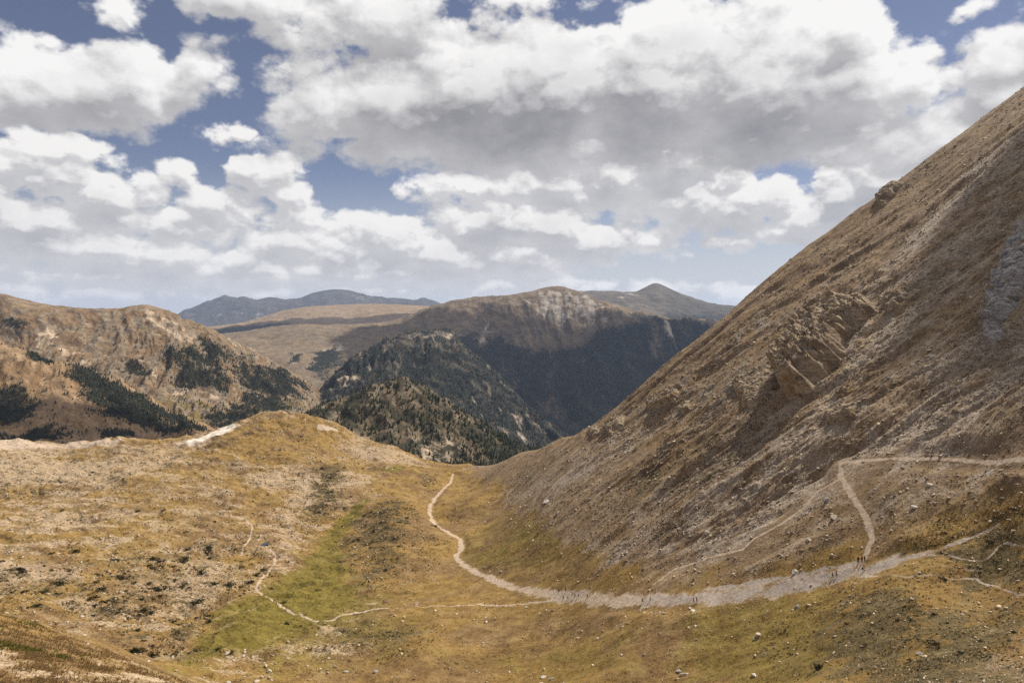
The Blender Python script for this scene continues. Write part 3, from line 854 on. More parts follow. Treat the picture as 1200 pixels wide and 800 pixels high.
for key, polys in BASIN.items():
    a = np.zeros(X.shape)
    for i, pl in enumerate(polys):
        W = ground_pts(pl)
        size = np.ptp(W[:, :2], axis=0).min()
        if key in ('heath', 'pale', 'scree', 'rock'):
            a = np.maximum(a, region(X, Y, W, max(1.5, size * 0.34), size * 0.36, max(4, size * 0.40), 100 + i))
        else:
            a = np.maximum(a, region(X, Y, W, max(0.8, size * 0.20), size * 0.20, max(4, size * 0.30), 100 + i))
    cov[key] = a
wid = TRACK_HALF
path = np.zeros(X.shape)
for i in range(len(MAIN) - 1):
    h = (wid[i] + wid[i + 1]) / 2
    path = np.maximum(path, track(X, Y, MAIN_W[i:i + 2], h, 0.7 * h, 0.8 * h, 4 + h, 140))
path *= np.clip(0.80 + 0.55 * fbm(X / 15, Y / 3.0, 4, 144), 0.35, 1)
for pl, h in SMALL_TRACKS:
    path = np.maximum(path, track(X, Y, ground_pts(pl), h * 0.80, 0.7 * h, 0.9 * h, 4, 141) * 0.88)
trodden = np.zeros(X.shape)
for pl, h in SLOPE_TRACKS:
    trodden = np.maximum(trodden, track(X, Y, pl, h * 0.85, 0.7 * h, 0.6 * h, 4, 143))
path = np.maximum(path, trodden)
for pl, h in WIDE_TRACKS:
    path = np.maximum(path, track(X, Y, ground_pts(pl), h, 0.5 * h, 0.7 * h, 9, 142))
for pl, wk in zip(WHITE, (1.45, 1.1, 0.8)):
    W = ground_pts(pl)
    path = np.maximum(path, wk * region(X, Y, W, 3.0, 4, 9, 195))
knobgrass = region(X, Y, ground_pts(KNOB), 10, 10, 24, 197)
side = side_mask(X, Y)
turf = sstep(fbm(X / 40, Y / 40, 4, 160), -0.15, 0.35)
leftrock = sstep(X / Y, -0.10, -0.30) * sstep(Y, 190, 260) * (1 - cov['green'])
bands = sstep(fbm(X / 45, Y / 16, 4, 161) + 0.3 * fbm(X / 8, Y / 8, 3, 162), -0.02, 0.3)
nz1, nz2, nz3 = fbm(X / 30, Y / 22, 4, 163), fbm(X / 14, Y / 10, 4, 164), fbm(X / 6, Y / 5, 3, 168)
pale = np.clip(np.maximum(cov['pale'] * (0.56 + 0.14 * sstep(Y, 440, 520) + 0.22 * bands + 0.45 * nz1 + 0.22 * nz3), leftrock * (0.26 + 0.36 * bands + 0.35 * nz1 + 0.18 * nz3)), 0, 1)
pale = pale * (1 - 0.75 * knobgrass)
lush = np.clip(cov['lush'] * 0.8 + 0.30 * turf * (1 - side), 0, 1)
lowr = cov['heath'] * sstep(X / Y, 0.30, 0.42) * sstep(Y, 175, 150)     # rough brown heath at the lower right
zone = cov['heath'] * sstep(X / Y, -0.28, -0.34)          # the shrubby stony ground at the left
heath = np.clip(lowr * 0.14 + (cov['heath'] - zone * 0.55) * (0.50 + 0.30 * nz2 + 0.25 * nz3) + leftrock * (0.13 + 0.22 * nz1 + 0.15 * nz3) + 0.16 * (1 - side) * sstep(fbm(X / 26, Y / 18, 4, 165), 0.0, 0.45), 0, 1)
pale = np.maximum(pale, zone * (0.44 + 0.2 * nz2 + 0.2 * nz3))
# the bank in front: gold grass with pale stones on its upper side
bank = sstep(Y, 108, 92) * sstep(X / Y, -0.36, -0.44)
pale = np.maximum(pale, 0.60 * bank * sstep(Y, 76, 68) * sstep(fbm(X / 9, Y / 9, 3, 166), -0.25, 0.3))
sw = fbm(X / 50, Y / 50, 3, 169) * 22
sn1 = 0.6 * fbm((X + sw) / 70, (Y + sw) / 15, 4, 167) + 0.6 * fbm(X / 26, Y / 20, 4, 171)
scree = np.clip(cov['scree'] * (0.50 + 0.32 * sn1 + 0.22 * nz3) + side * (0.24 + 0.36 * sn1 + 0.2 * nz2 + 0.2 * nz3), 0, 1)
heath = np.clip(heath + side * np.clip(0.02 + 0.30 * fbm((X + sw) / 50, (Y + sw) / 22, 4, 170) + 0.30 * nz3 + 0.2 * nz2, 0, 0.6) * 0.8, 0, 1)
rockm = np.clip(cov['rock'] * (0.5 + 0.3 * nz2 + 0.25 * nz3) + side * np.clip(sstep(fbm(X / 40, Y / 26, 3, 12) + 0.35 * fbm(X / 9, Y / 7, 2, 13), 0.0, 0.4) * 0.42, 0, 1), 0, 1)
lowt = low_turf(X, Y) * side
farright = sstep(X / Y, 0.50, 0.72) * side * (1 - lowt)
scree = np.clip(scree + farright * 0.08, 0, 1)
rimt = sstep(Y, 385, 450) * sstep(Y, 640, 520) * side * sstep(X, 60, 110)
chute = region(X, Y, ground_pts([(1034, 352), (1046, 362), (1012, 410), (985, 452), (968, 490), (930, 548), (900, 560), (940, 510), (962, 468), (985, 440), (1002, 402)]), 2.5, 3, 8, 190)
scree = np.clip(scree * (1 - 0.25 * lowt) * (1 - 0.5 * rimt) + 0.75 * chute, 0, 1)
scree = np.maximum(scree, 0.42 * np.minimum(path, 1) * sstep(X / Y, 0.10, 0.24))
pale = np.maximum(pale, 0.62 * chute)
scree = scree * (1 - sstep(trodden, 0.05, 0.5))
heath = np.clip(heath + leftrock * 0.22 * sstep(nz2 + 0.5 * nz3, 0.05, 0.45), 0, 1) * (1 - 0.6 * lowt) * (1 - 0.75 * rimt) * (1 - chute)
rockm = rockm * (1 - 0.7 * lowt) * (1 - 0.7 * rimt) * (1 - chute)
ca = np.stack([cov['green'], pale, scree, path], -1).reshape(-1, 4)
cb_ = np.stack([heath, rockm, np.clip(side - 0.34 * lowt, 0, 1), lush], -1).reshape(-1, 4)
co = np.stack([X, Y, Z], -1).reshape(-1, 3)
fq = quads(nu, ny)
# face classes: the trodden ground is its own object, so is the mountainside
P00 = np.stack([X, Y, Z], -1)
du, dv = np.gradient(P00, axis=1), np.gradient(P00, axis=0)
nrm = np.cross(du, dv).reshape(-1, 3)
nrm /= np.linalg.norm(nrm, axis=1, keepdims=True)
fpath = path.ravel()[fq].mean(1) > 0.5
fside = (~fpath) & (side.ravel()[fq].mean(1) > 0.5)


def piece(name, sel):
    f = fq[sel]
    used, inv = np.unique(f, return_inverse=True)
    return structure(mesh_from(name, co[used], inv.reshape(-1, 4), NEAR_M, {'cover_a': ca[used], 'cover_b': cb_[used]}, nrm[used]))


piece('ground', ~fpath & ~fside)
piece('footpath', fpath)
piece('mountainside', fside)

# ------------------------------------------------------------------ far ground and the mountains
HILL_GRIDS = {}


def hill(name, surf, mat, cover, u0, u1, nu, y0, y1, ny):
    x, y, z = grid(surf, u0, u1, int(nu * Q), y0, y1, int(ny * Q))
    c = cover(x, y, z)
    ob = mesh_from(name, np.stack([x, y, z], -1).reshape(-1, 3), quads(x.shape[1], x.shape[0]), mat, {'cover_a': np.stack(c, -1).reshape(-1, 4)})
    structure(ob)
    return (x, y, z, c)


def areas(surf, x, y, polys, y0, y1, seed, wob=0.30, soft=0.26):
    a = np.zeros(x.shape)
    for i, pl in enumerate(polys):
        p = np.array(pl, float)
        W = surf.at(p[:, 0], p[:, 1], y0=y0, y1=y1, n=700)
        size = np.sqrt(np.prod(np.maximum(np.ptp(W[:, :2], axis=0), 1)))
        a = np.maximum(a, region(x, y, W, max(2, size * soft), size * wob, max(10, size * 0.22), seed + i))
    return a


# left ridge
G_WOOD = [[(190, 416), (205, 405), (240, 414), (258, 428), (266, 450), (262, 464), (240, 456), (215, 441), (195, 431)], [(148, 426), (170, 417), (186, 435), (178, 447), (160, 440)],
          [(272, 428), (300, 424), (340, 440), (356, 447), (352, 460), (322, 468), (290, 452)], [(284, 461), (344, 475), (330, 488), (300, 490), (278, 478)], [(255, 476), (285, 484), (270, 497), (240, 490)],
          [(222, 392), (250, 400), (270, 415), (262, 425), (235, 410)], [(6, 372), (30, 376), (28, 386), (8, 384)], [(205, 450), (225, 452), (232, 462), (212, 462)]]
G_PALE = [[(27, 397), (62, 384), (74, 392), (52, 402), (64, 418), (45, 412)], [(137, 392), (155, 394), (176, 419), (194, 450), (196, 458), (187, 455), (165, 425), (145, 404)], [(117, 376), (122, 376), (141, 392), (135, 393)],
          [(97, 377), (107, 378), (119, 400), (125, 422), (120, 421), (110, 400)], [(52, 400), (60, 398), (95, 414), (112, 426), (100, 431), (70, 413)], [(195, 372), (222, 385), (236, 402), (220, 408), (200, 396)],
          [(262, 392), (300, 406), (296, 413), (270, 402)], [(233, 455), (256, 460), (266, 474), (250, 474)], [(265, 449), (282, 455), (284, 472), (272, 470)], [(205, 450), (235, 462), (220, 470), (200, 462)], [(160, 362), (200, 370), (210, 392), (180, 395)]]
G_GREEN = [[(170, 455), (230, 470), (300, 492), (300, 510), (200, 505)], [(310, 470), (345, 462), (365, 470), (345, 490), (310, 490)]]


def cover_g(x, y, z):
    w = areas(G_S, x, y, G_WOOD, 1300, 2300, 200)
    p = areas(G_S, x, y, G_PALE, 1300, 2300, 220, 0.16, 0.14)
    t = areas(G_S, x, y, G_GREEN, 1300, 2300, 240)
    r = sstep(ridged(x / 60, y / 60, 4, 242), 0.45, 0.75) * 0.4
    w2 = np.clip(w * (0.62 + 0.5 * fbm(x / 60, y / 60, 4, 244)) + 0.30 * sstep(z, -40, -170) * sstep(x / y, -0.72, -0.5) * sstep(fbm(x / 70, y / 70, 4, 245), -0.1, 0.4), 0, 1)
    r = np.clip(0.30 * sstep(ridged((x * 0.91 + y * 0.41) / 42, (y * 0.91 - x * 0.41) / 230, 4, 247), 0.35, 0.75) + r, 0, 1)
    w2 = w2 * (1 - 0.7 * p)
    return [w2, np.maximum(p * (0.47 + 0.4 * fbm(x / 30, y / 30, 3, 246)), 0.22 * sstep(fbm(x / 90, y / 90, 4, 243), 0, 0.4)), t * 0.8, r + 0.12]


M_G = hill_material('ridge_turf', 2.6, (0.175, 0.112, 0.060), (0.225, 0.155, 0.092), (0.44, 0.33, 0.225), (0.026, 0.026, 0.015), (0.20, 0.155, 0.105), (1.0, 0.45))
HG = hill('hill', G_S, M_G, cover_g, -1.1, -0.19, 620, 1310, 2600, 420)

G2_WOOD = [[(80, 430), (92, 427), (137, 447), (192, 478), (238, 502), (215, 509), (170, 505), (125, 488), (103, 466), (82, 446)], [(-60, 440), (20, 452), (34, 486), (0, 494), (-60, 494)], [(-60, 490), (60, 496), (92, 510), (-60, 516)],
           [(118, 504), (150, 503), (160, 512), (120, 514)], [(30, 412), (60, 418), (62, 424), (38, 422)]]
G2_PALE = [[(0, 405), (30, 412), (60, 440), (90, 470), (70, 475), (30, 440), (0, 430)], [(155, 480), (172, 484), (178, 493), (160, 492)], [(70, 440), (82, 450), (105, 485), (90, 485)]]


def cover_g2(x, y, z):
    return [np.clip(areas(G2_S, x, y, G2_WOOD, 1000, 1400, 260, 0.2, 0.2) * (0.72 + 0.5 * fbm(x / 40, y / 40, 4, 276)) + 0.2 * sstep(fbm(x / 50, y / 50, 4, 277), 0, 0.4), 0, 1), areas(G2_S, x, y, G2_PALE, 1000, 1400, 270) * 0.45, 0 * x, 0.3 * sstep(ridged(x / 40, y / 40, 4, 275), 0.5, 0.8)]


M_G2 = hill_material('spur_turf', 2.0, (0.20, 0.125, 0.062), (0.265, 0.175, 0.098), (0.46, 0.33, 0.215), (0.024, 0.024, 0.014), (0.18, 0.14, 0.095), (1.0, 0.5))
HG2 = hill('hill', G2_S, M_G2, cover_g2, -1.1, -0.40, 420, 1000, 1620, 240)

F_PALE = [[(478, 509), (500, 511), (538, 514), (546, 530), (526, 548), (492, 532)], [(455, 470), (470, 458), (500, 475), (505, 495), (470, 490)], [(400, 480), (425, 475), (430, 490), (405, 495)], [(540, 505), (572, 518), (575, 526), (545, 516)]]


def cover_f(x, y, z):
    return [0.50 + 0.4 * fbm(x / 40, y / 40, 3, 280) + 0.35 * sstep(x / y, -0.06, 0.02), np.maximum(areas(F_S, x, y, F_PALE[:1], 930, 1280, 281) * 0.75, areas(F_S, x, y, F_PALE[1:], 930, 1280, 282) * 0.36) + 0.12 * fbm(x / 14, y / 14, 3, 285), 0 * x, 0.45 + 0 * x]


M_F = hill_material('knoll_ground', 1.5, (0.150, 0.105, 0.060), (0.195, 0.145, 0.090), (0.52, 0.40, 0.28), (0.030, 0.028, 0.016), (0.27, 0.21, 0.145), (1.0, 0.2))
HF = hill('hill', F_S, M_F, cover_f, -0.36, 0.16, 420, 930, 1600, 260)

E_PALE = [[(472, 392), (500, 388), (536, 391), (540, 404), (520, 397), (508, 408), (496, 396), (486, 408), (480, 398)], [(390, 451), (405, 440), (422, 440), (416, 448), (400, 456)], [(428, 428), (441, 424), (439, 436)],
          [(593, 481), (613, 487), (615, 498), (600, 495)], [(604, 504), (617, 510), (621, 519), (610, 519)], [(586, 500), (597, 505), (593, 511)], [(622, 487), (646, 505), (641, 509), (620, 493)], [(545, 505), (575, 514), (572, 520), (545, 511)],
          [(440, 415), (455, 405), (458, 412), (446, 420)]]


def cover_e(x, y, z):
    pl = np.maximum(areas(E_S, x, y, E_PALE, 1700, 2900, 291, 0.3, 0.24) * (0.55 + 0.5 * fbm(x / 30, y / 60, 4, 295)), 0.5 * sstep(fbm((x + 0.25 * y) / 26, y / 90, 4, 294), 0.16, 0.42))
    return [np.clip(0.66 + 0.55 * fbm(x / 120, y / 70, 5, 290), 0, 1) * (1 - 0.8 * pl), pl, 0 * x, 0.55 * sstep(ridged(x / 60, y / 120, 4, 293), 0.45, 0.75)]


M_E = hill_material('spur_forest_floor', 3.4, (0.095, 0.076, 0.050), (0.125, 0.098, 0.066), (0.42, 0.33, 0.24), (0.020, 0.022, 0.017), (0.12, 0.10, 0.08), (1.0, 0.25))
HE = hill('hill', E_S, M_E, cover_e, -0.36, 0.26, 480, 1690, 3300, 300)

D_WOOD = [[(535, 402), (560, 388), (590, 396), (640, 404), (672, 396), (700, 384), (726, 368), (760, 373), (860, 382), (920, 560), (500, 560), (505, 430)], [(365, 414), (396, 404), (408, 425), (384, 447), (364, 436)], [(340, 412), (352, 415), (352, 432), (340, 425)]]
D_PALE = [[(618, 350), (650, 337), (700, 350), (723, 364), (700, 372), (688, 388), (682, 376), (668, 394), (664, 380), (655, 396), (650, 380), (636, 378), (625, 365)], [(372, 412), (400, 396), (406, 402), (386, 420)], [(765, 372), (770, 372), (766, 388), (761, 388)], [(778, 375), (795, 375), (792, 386), (780, 384)],
          [(555, 372), (575, 385), (596, 394), (580, 394), (560, 382)]]
D_TURF = [[(285, 390), (350, 382), (430, 384), (470, 391), (440, 405), (400, 420), (330, 415)]]


def cover_d(x, y, z):
    w = areas(D_S, x, y, D_WOOD, 2850, 4700, 300, 0.16, 0.08)
    dp = 0.95 * sstep(fbm(x / 75, y / 420, 5, 316), 0.08, 0.40) * sstep(z, -420, -60)
    return [np.clip(w * (0.70 + 0.5 * fbm(x / 130, y / 500, 5, 313)) - 0.5 * dp * w, 0, 1), np.maximum(0.75 * dp * w, 0) + areas(D_S, x, y, D_PALE, 2850, 4700, 305, 0.22, 0.16) * (0.55 + 0.5 * fbm(x / 40, y / 260, 4, 314)), areas(D_S, x, y, D_TURF, 2850, 4700, 310) * 0.35, (0.42 * sstep(ridged(x / 160, y / 300, 4, 312), 0.4, 0.75))]


M_D = hill_material('mountain_turf', 5.5, (0.165, 0.120, 0.076), (0.20, 0.145, 0.090), (0.38, 0.32, 0.25), (0.024, 0.026, 0.022), (0.155, 0.130, 0.105), (1.0, 0.08))
HD = hill('mountain', D_S, M_D, cover_d, -0.62, 0.56, 760, 2850, 5600, 340)

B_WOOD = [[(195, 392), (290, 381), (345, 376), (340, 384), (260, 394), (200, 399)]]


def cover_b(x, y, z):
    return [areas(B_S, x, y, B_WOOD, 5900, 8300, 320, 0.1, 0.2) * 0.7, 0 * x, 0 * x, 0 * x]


M_B = hill_material('plateau_turf', 9.0, (0.24, 0.165, 0.095), (0.27, 0.19, 0.115), (0.40, 0.3, 0.2), (0.024, 0.026, 0.02), (0.2, 0.16, 0.12), (1.0, 0.3))
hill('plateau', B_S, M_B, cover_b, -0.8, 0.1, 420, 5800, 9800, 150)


def cover_p(x, y, z):
    return [0.55 * sstep(z, 60, -60) + 0.4 * sstep(x / y, 0.19, 0.24), 0.6 * sstep(fbm(x / 320, y / 320, 4, 330), -0.1, 0.4) * sstep(z, 20, 150) * sstep(x / y, 0.24, 0.17), 0 * x, 0.5 * sstep(ridged(x / 220, y / 260, 4, 331), 0.4, 0.75)]  # right flank coloured dark through the forest cover, standing in for cloud shade


M_P = hill_material('peak_scree', 9.0, (0.105, 0.088, 0.068), (0.13, 0.11, 0.085), (0.34, 0.30, 0.255), (0.025, 0.028, 0.026), (0.09, 0.08, 0.07), (1.0, 0.2))
hill('mountain', P_S, M_P, cover_p, -0.12, 0.56, 420, 5400, 8300, 160)


def cover_a(x, y, z):
    return [0 * x, 0.5 * sstep(fbm(x / 700, y / 700, 4, 340), 0.0, 0.4), 0 * x, 0.4 + 0 * x]


M_A = hill_material('range_rock', 20.0, (0.060, 0.056, 0.048), (0.085, 0.075, 0.062), (0.20, 0.175, 0.15), (0.03, 0.03, 0.03), (0.07, 0.064, 0.056), (1.0, 0.25))
hill('mountain', A_S, M_A, cover_a, -0.85, 0.15, 520, 11600, 16500, 200)

# the valley floors that tie the slopes together, out to the horizon
xs = np.sign(np.linspace(-1, 1, 60)) * np.abs(np.linspace(-1, 1, 60)) ** 2 * 26000
ys = np.linspace(0, 1, 60) ** 2 * 24000 + 900
XX, YY = np.meshgrid(xs, ys)
ZZ = -640 + 25 * fbm(XX / 900, YY / 900, 3, 350)
mesh = mesh_from('valley_floor', np.stack([XX, YY, ZZ], -1).reshape(-1, 3), quads(60, 60), M_D, {'cover_a': np.tile(np.array([[0.8, 0.0, 0.3, 0.1]]), (3600, 1))})
structure(mesh)
# ------------------------------------------------------------------ water
def tag(o, label=None, cat=None, group=None, kind=None):
    for k, v in (('label', label), ('category', cat), ('group', group), ('kind', kind)):
        if v:
            o[k] = v
    return o


def link(name, me, loc=(0, 0, 0), rot=(0, 0, 0), scl=(1, 1, 1), parent=None):
    o = bpy.data.objects.new(name, me)
    COL.objects.link(o)
    o.location, o.rotation_euler, o.scale = loc, rot, scl
    if parent is not None:
        o.parent = parent
    return o


def py_mesh(name, v, f, mats=(), smooth=False, midx=None):
    me = bpy.data.meshes.new(name)
    me.from_pydata([tuple(p) for p in v], [], [tuple(q) for q in f])
    for m in mats:
        me.materials.append(m)
    if midx is not None:
        me.polygons.foreach_set('material_index', np.array(midx, np.int32))
    me.polygons.foreach_set('use_smooth', np.full(len(me.polygons), smooth))
    me.update()
    return me


wm, wbn, wbs = new_mat('pond_water')
wbs.inputs['Base Color'].default_value = (0.030, 0.036, 0.040, 1)
wbs.inputs['Roughness'].default_value = 0.12
wbs.inputs['Specular IOR Level'].default_value = 0.5
pw = ground_pts([(310, 639)])[0]
ang = np.linspace(0, 2 * np.pi, 40, endpoint=False)
rr = 1 + 0.25 * np.sin(ang * 2 + 0.6) + 0.1 * np.sin(ang * 5)
pv = np.stack([2.0 * rr * np.cos(ang), 4.6 * rr * np.sin(ang), 0 * ang], 1)
pz = near.z(pw[0] + pv[:, 0], pw[1] + pv[:, 1])
structure(link('pond', py_mesh('pond', pv, [list(range(40))], [wm]), (pw[0], pw[1], float(np.percentile(pz, 70)) + 0.15)))

# ------------------------------------------------------------------ stones
stone_m, sb, sbs = new_mat('stone')
s_tone = sb.new('ShaderNodeAttribute', attribute_name='tone').outputs['Color']
s_pos = sb.new('ShaderNodeNewGeometry').outputs['Position']
s_n = sb.noise(s_pos, 2.2, 5.0, 0.65)
sb.l.new(sb.mix(1.0, s_tone, sb.ramp(s_n, [(0.3, (0.55, 0.53, 0.50)), (0.5, (0.9, 0.88, 0.85)), (0.7, (1.15, 1.13, 1.08))]), 'MULTIPLY'), sbs.inputs['Base Color'])


def boulder_material(name, c):
    m, b, bs = new_mat(name)
    pos = b.new('ShaderNodeNewGeometry').outputs['Position']
    n1 = b.noise(pos, 1.1, 5.0, 0.65)
    n2 = b.noise(pos, 6.0, 3.0, 0.6)
    col = b.ramp(n1, [(0.3, tuple(x * 0.5 for x in c)), (0.5, c), (0.68, tuple(min(x * 1.3, .8) for x in c))])
    col = b.mix(b.smooth(n2, 0.58, 0.70, 0, 0.5), col, (0.12, 0.11, 0.07, 1.0))
    b.l.new(col, bs.inputs['Base Color'])
    bp = b.new('ShaderNodeBump')
    bp.inputs['Strength'].default_value = 0.6
    bp.inputs['Distance'].default_value = 0.15
    b.l.new(n1, bp.inputs['Height'])
    b.l.new(bp.outputs[0], bs.inputs['Normal'])
    return m


def rock_shape(sub, seed, rough=0.32):
    bm = bmesh.new()
    bmesh.ops.create_icosphere(bm, subdivisions=sub, radius=1.0)
    r = np.random.default_rng(seed)
    # facets: cut the ball with random planes, as broken rock
    pl = [(Vector(r.normal(size=3)).normalized(), r.uniform(0.55, 0.9)) for _ in range(9)]
    for v in bm.verts:
        for n, d in pl:
            k = v.co.dot(n)
            if k > d:
                v.co -= n * (k - d)
        v.co *= 1 + r.normal() * rough * (0.10 if sub > 1 else 0.3)
        v.co.z *= 0.68
    vs = np.array([v.co[:] for v in bm.verts])
    fs = np.array([[v.index for v in f.verts] for f in bm.faces])
    bm.free()
    return vs, fs


SMALL_ROCKS = [rock_shape(1, 50 + i) for i in range(8)]
TINY_ROCKS = []
for i in range(8):
    bm = bmesh.new()
    bmesh.ops.create_cube(bm, size=1.5)
    r_ = np.random.default_rng(90 + i)
    for v in bm.verts:
        v.co *= r_.uniform(0.6, 1.15)
        v.co.z *= 0.7
    bmesh.ops.triangulate(bm, faces=bm.faces[:])
    TINY_ROCKS.append((np.array([v.co[:] for v in bm.verts]), np.array([[v.index for v in f.verts] for f in bm.faces])))
    bm.free()


def rot_mats(n, r, tilt=0.35):
    az = r.uniform(0, 2 * np.pi, n)
    a, b_ = r.normal(0, tilt, n), r.normal(0, tilt, n)
    ca_, sa, c1, s1, c2, s2 = np.cos(az), np.sin(az), np.cos(a), np.sin(a), np.cos(b_), np.sin(b_)
    Z_, O = np.zeros(n), np.ones(n)
    Rz = np.stack([ca_, -sa, Z_, sa, ca_, Z_, Z_, Z_, O], 1).reshape(n, 3, 3)
    Rx = np.stack([O, Z_, Z_, Z_, c1, -s1, Z_, s1, c1], 1).reshape(n, 3, 3)
    Ry = np.stack([c2, Z_, s2, Z_, O, Z_, -s2, Z_, c2], 1).reshape(n, 3, 3)
    return Rz @ Rx @ Ry


def batch(protos, pos, scl, r, tilt=0.35):
    """many small shapes as vertex and face arrays; scl is n x 3"""
    vs, fs, own, off = [], [], [], 0
    pick = r.integers(0, len(protos), len(pos))
    R = rot_mats(len(pos), r, tilt)
    for k, (pv_, pf) in enumerate(protos):
        s = np.nonzero(pick == k)[0]
        if not len(s):
            continue
        v = pv_[None] * scl[s][:, None, :]
        v = np.einsum('nij,nkj->nki', R[s], v) + pos[s][:, None, :]
        f = pf[None] + (np.arange(len(s)) * len(pv_))[:, None, None] + off
        vs.append(v.reshape(-1, 3))
        fs.append(f.reshape(-1, pf.shape[1]))
        own.append(np.repeat(s, len(pv_)))
        off += len(s) * len(pv_)
    return np.concatenate(vs), np.concatenate(fs), np.concatenate(own)


DIST = np.sqrt(X * X + Y * Y + Z * Z)
AREA = np.linalg.norm(np.cross(du, dv), axis=2)
FACING = np.abs((np.cross(du, dv) / (AREA[..., None] + 1e-9) * (P00 / DIST[..., None])).sum(2))
UV_ = X / Y
VIEW = (np.abs(UV_) < 0.86) & (Y > 50)
SCREEN = AREA * FACING / DIST ** 2 * VIEW          # share of the view a cell takes


def scatter(weight, n, r):
    w = np.maximum(weight, 0).ravel()
    w = w / w.sum()
    k = np.searchsorted(np.cumsum(w), r.random(n))
    k = np.clip(k, 0, w.size - 1)
    a, b_ = r.random((n, 1)) - 0.5, r.random((n, 1)) - 0.5
    p = co[k] + du.reshape(-1, 3)[k] * a + dv.reshape(-1, 3)[k] * b_
    return p, k


r1 = np.random.default_rng(11)
low_n = fbm(X / 18, Y / 14, 4, 400)
patchy = sstep(low_n, -0.25, 0.35)
st_w = SCREEN * (0.045 + 1.2 * scree * (0.4 + patchy) + 0.9 * pale * patchy + 1.3 * rockm + 0.5 * side * patchy + 0.25 * heath + 0.5 * leftrock * patchy) * (1 - 0.9 * (path > 0.4)) * (1 - 0.85 * cov['green'])
NST = 120000
p, k = scatter(st_w, NST, r1)
d = DIST.ravel()[k]
size = d / 800 * (0.55 + 0.50 * r1.pareto(2.4, NST)).clip(0, 3.6) * 0.95
size = np.minimum(size, 1.5)
dim = np.stack([size * r1.uniform(0.8, 1.5, NST), size * r1.uniform(0.7, 1.1, NST), size * r1.uniform(0.55, 1.0, NST)], 1) * 0.62
vs, fs, own = batch(TINY_ROCKS, p + np.array([0, 0, 0.0]), dim, r1, 0.3)
sidek, palek = side.ravel()[k], pale.ravel()[k]
base = np.where((sidek > 0.5)[:, None], np.array([[0.37, 0.295, 0.215]]), np.array([[0.46, 0.37, 0.27]]))
tone = base * r1.uniform(0.55, 1.45, (NST, 1))
tone = np.concatenate([tone, np.ones((NST, 1))], 1)
ob = mesh_from('stones', vs, fs, stone_m, {'tone': tone[own]}, smooth=False)
tag(ob, 'small pale stones strewn over the turf and the scree', 'stones', kind='stuff')

# ------------------------------------------------------------------ boulders: every large one on its own
BM = {'pale': boulder_material('pale_rock', (0.46, 0.385, 0.30)), 'grey': boulder_material('grey_rock', (0.30, 0.26, 0.225)), 'white': boulder_material('white_rock', (0.60, 0.55, 0.48))}
BIG = []
for i in range(7):
    v_, f_ = rock_shape(3, 70 + i)
    BIG.append({q: py_mesh('boulder', v_, f_, [BM[q]]) for q in BM})


def boulder(p, s, kind, label, group=None, shape=None):
    me = BIG[random.randrange(7) if shape is None else shape][kind]
    o = link('boulder', me, (p[0], p[1], p[2] + s * 0.02), (random.uniform(-.25, .25), random.uniform(-.25, .25), random.uniform(0, 6.3)),
             (s * random.uniform(.85, 1.3), s * random.uniform(.8, 1.05), s * random.uniform(.7, 1.0)))
    return tag(o, label, 'boulder', group)


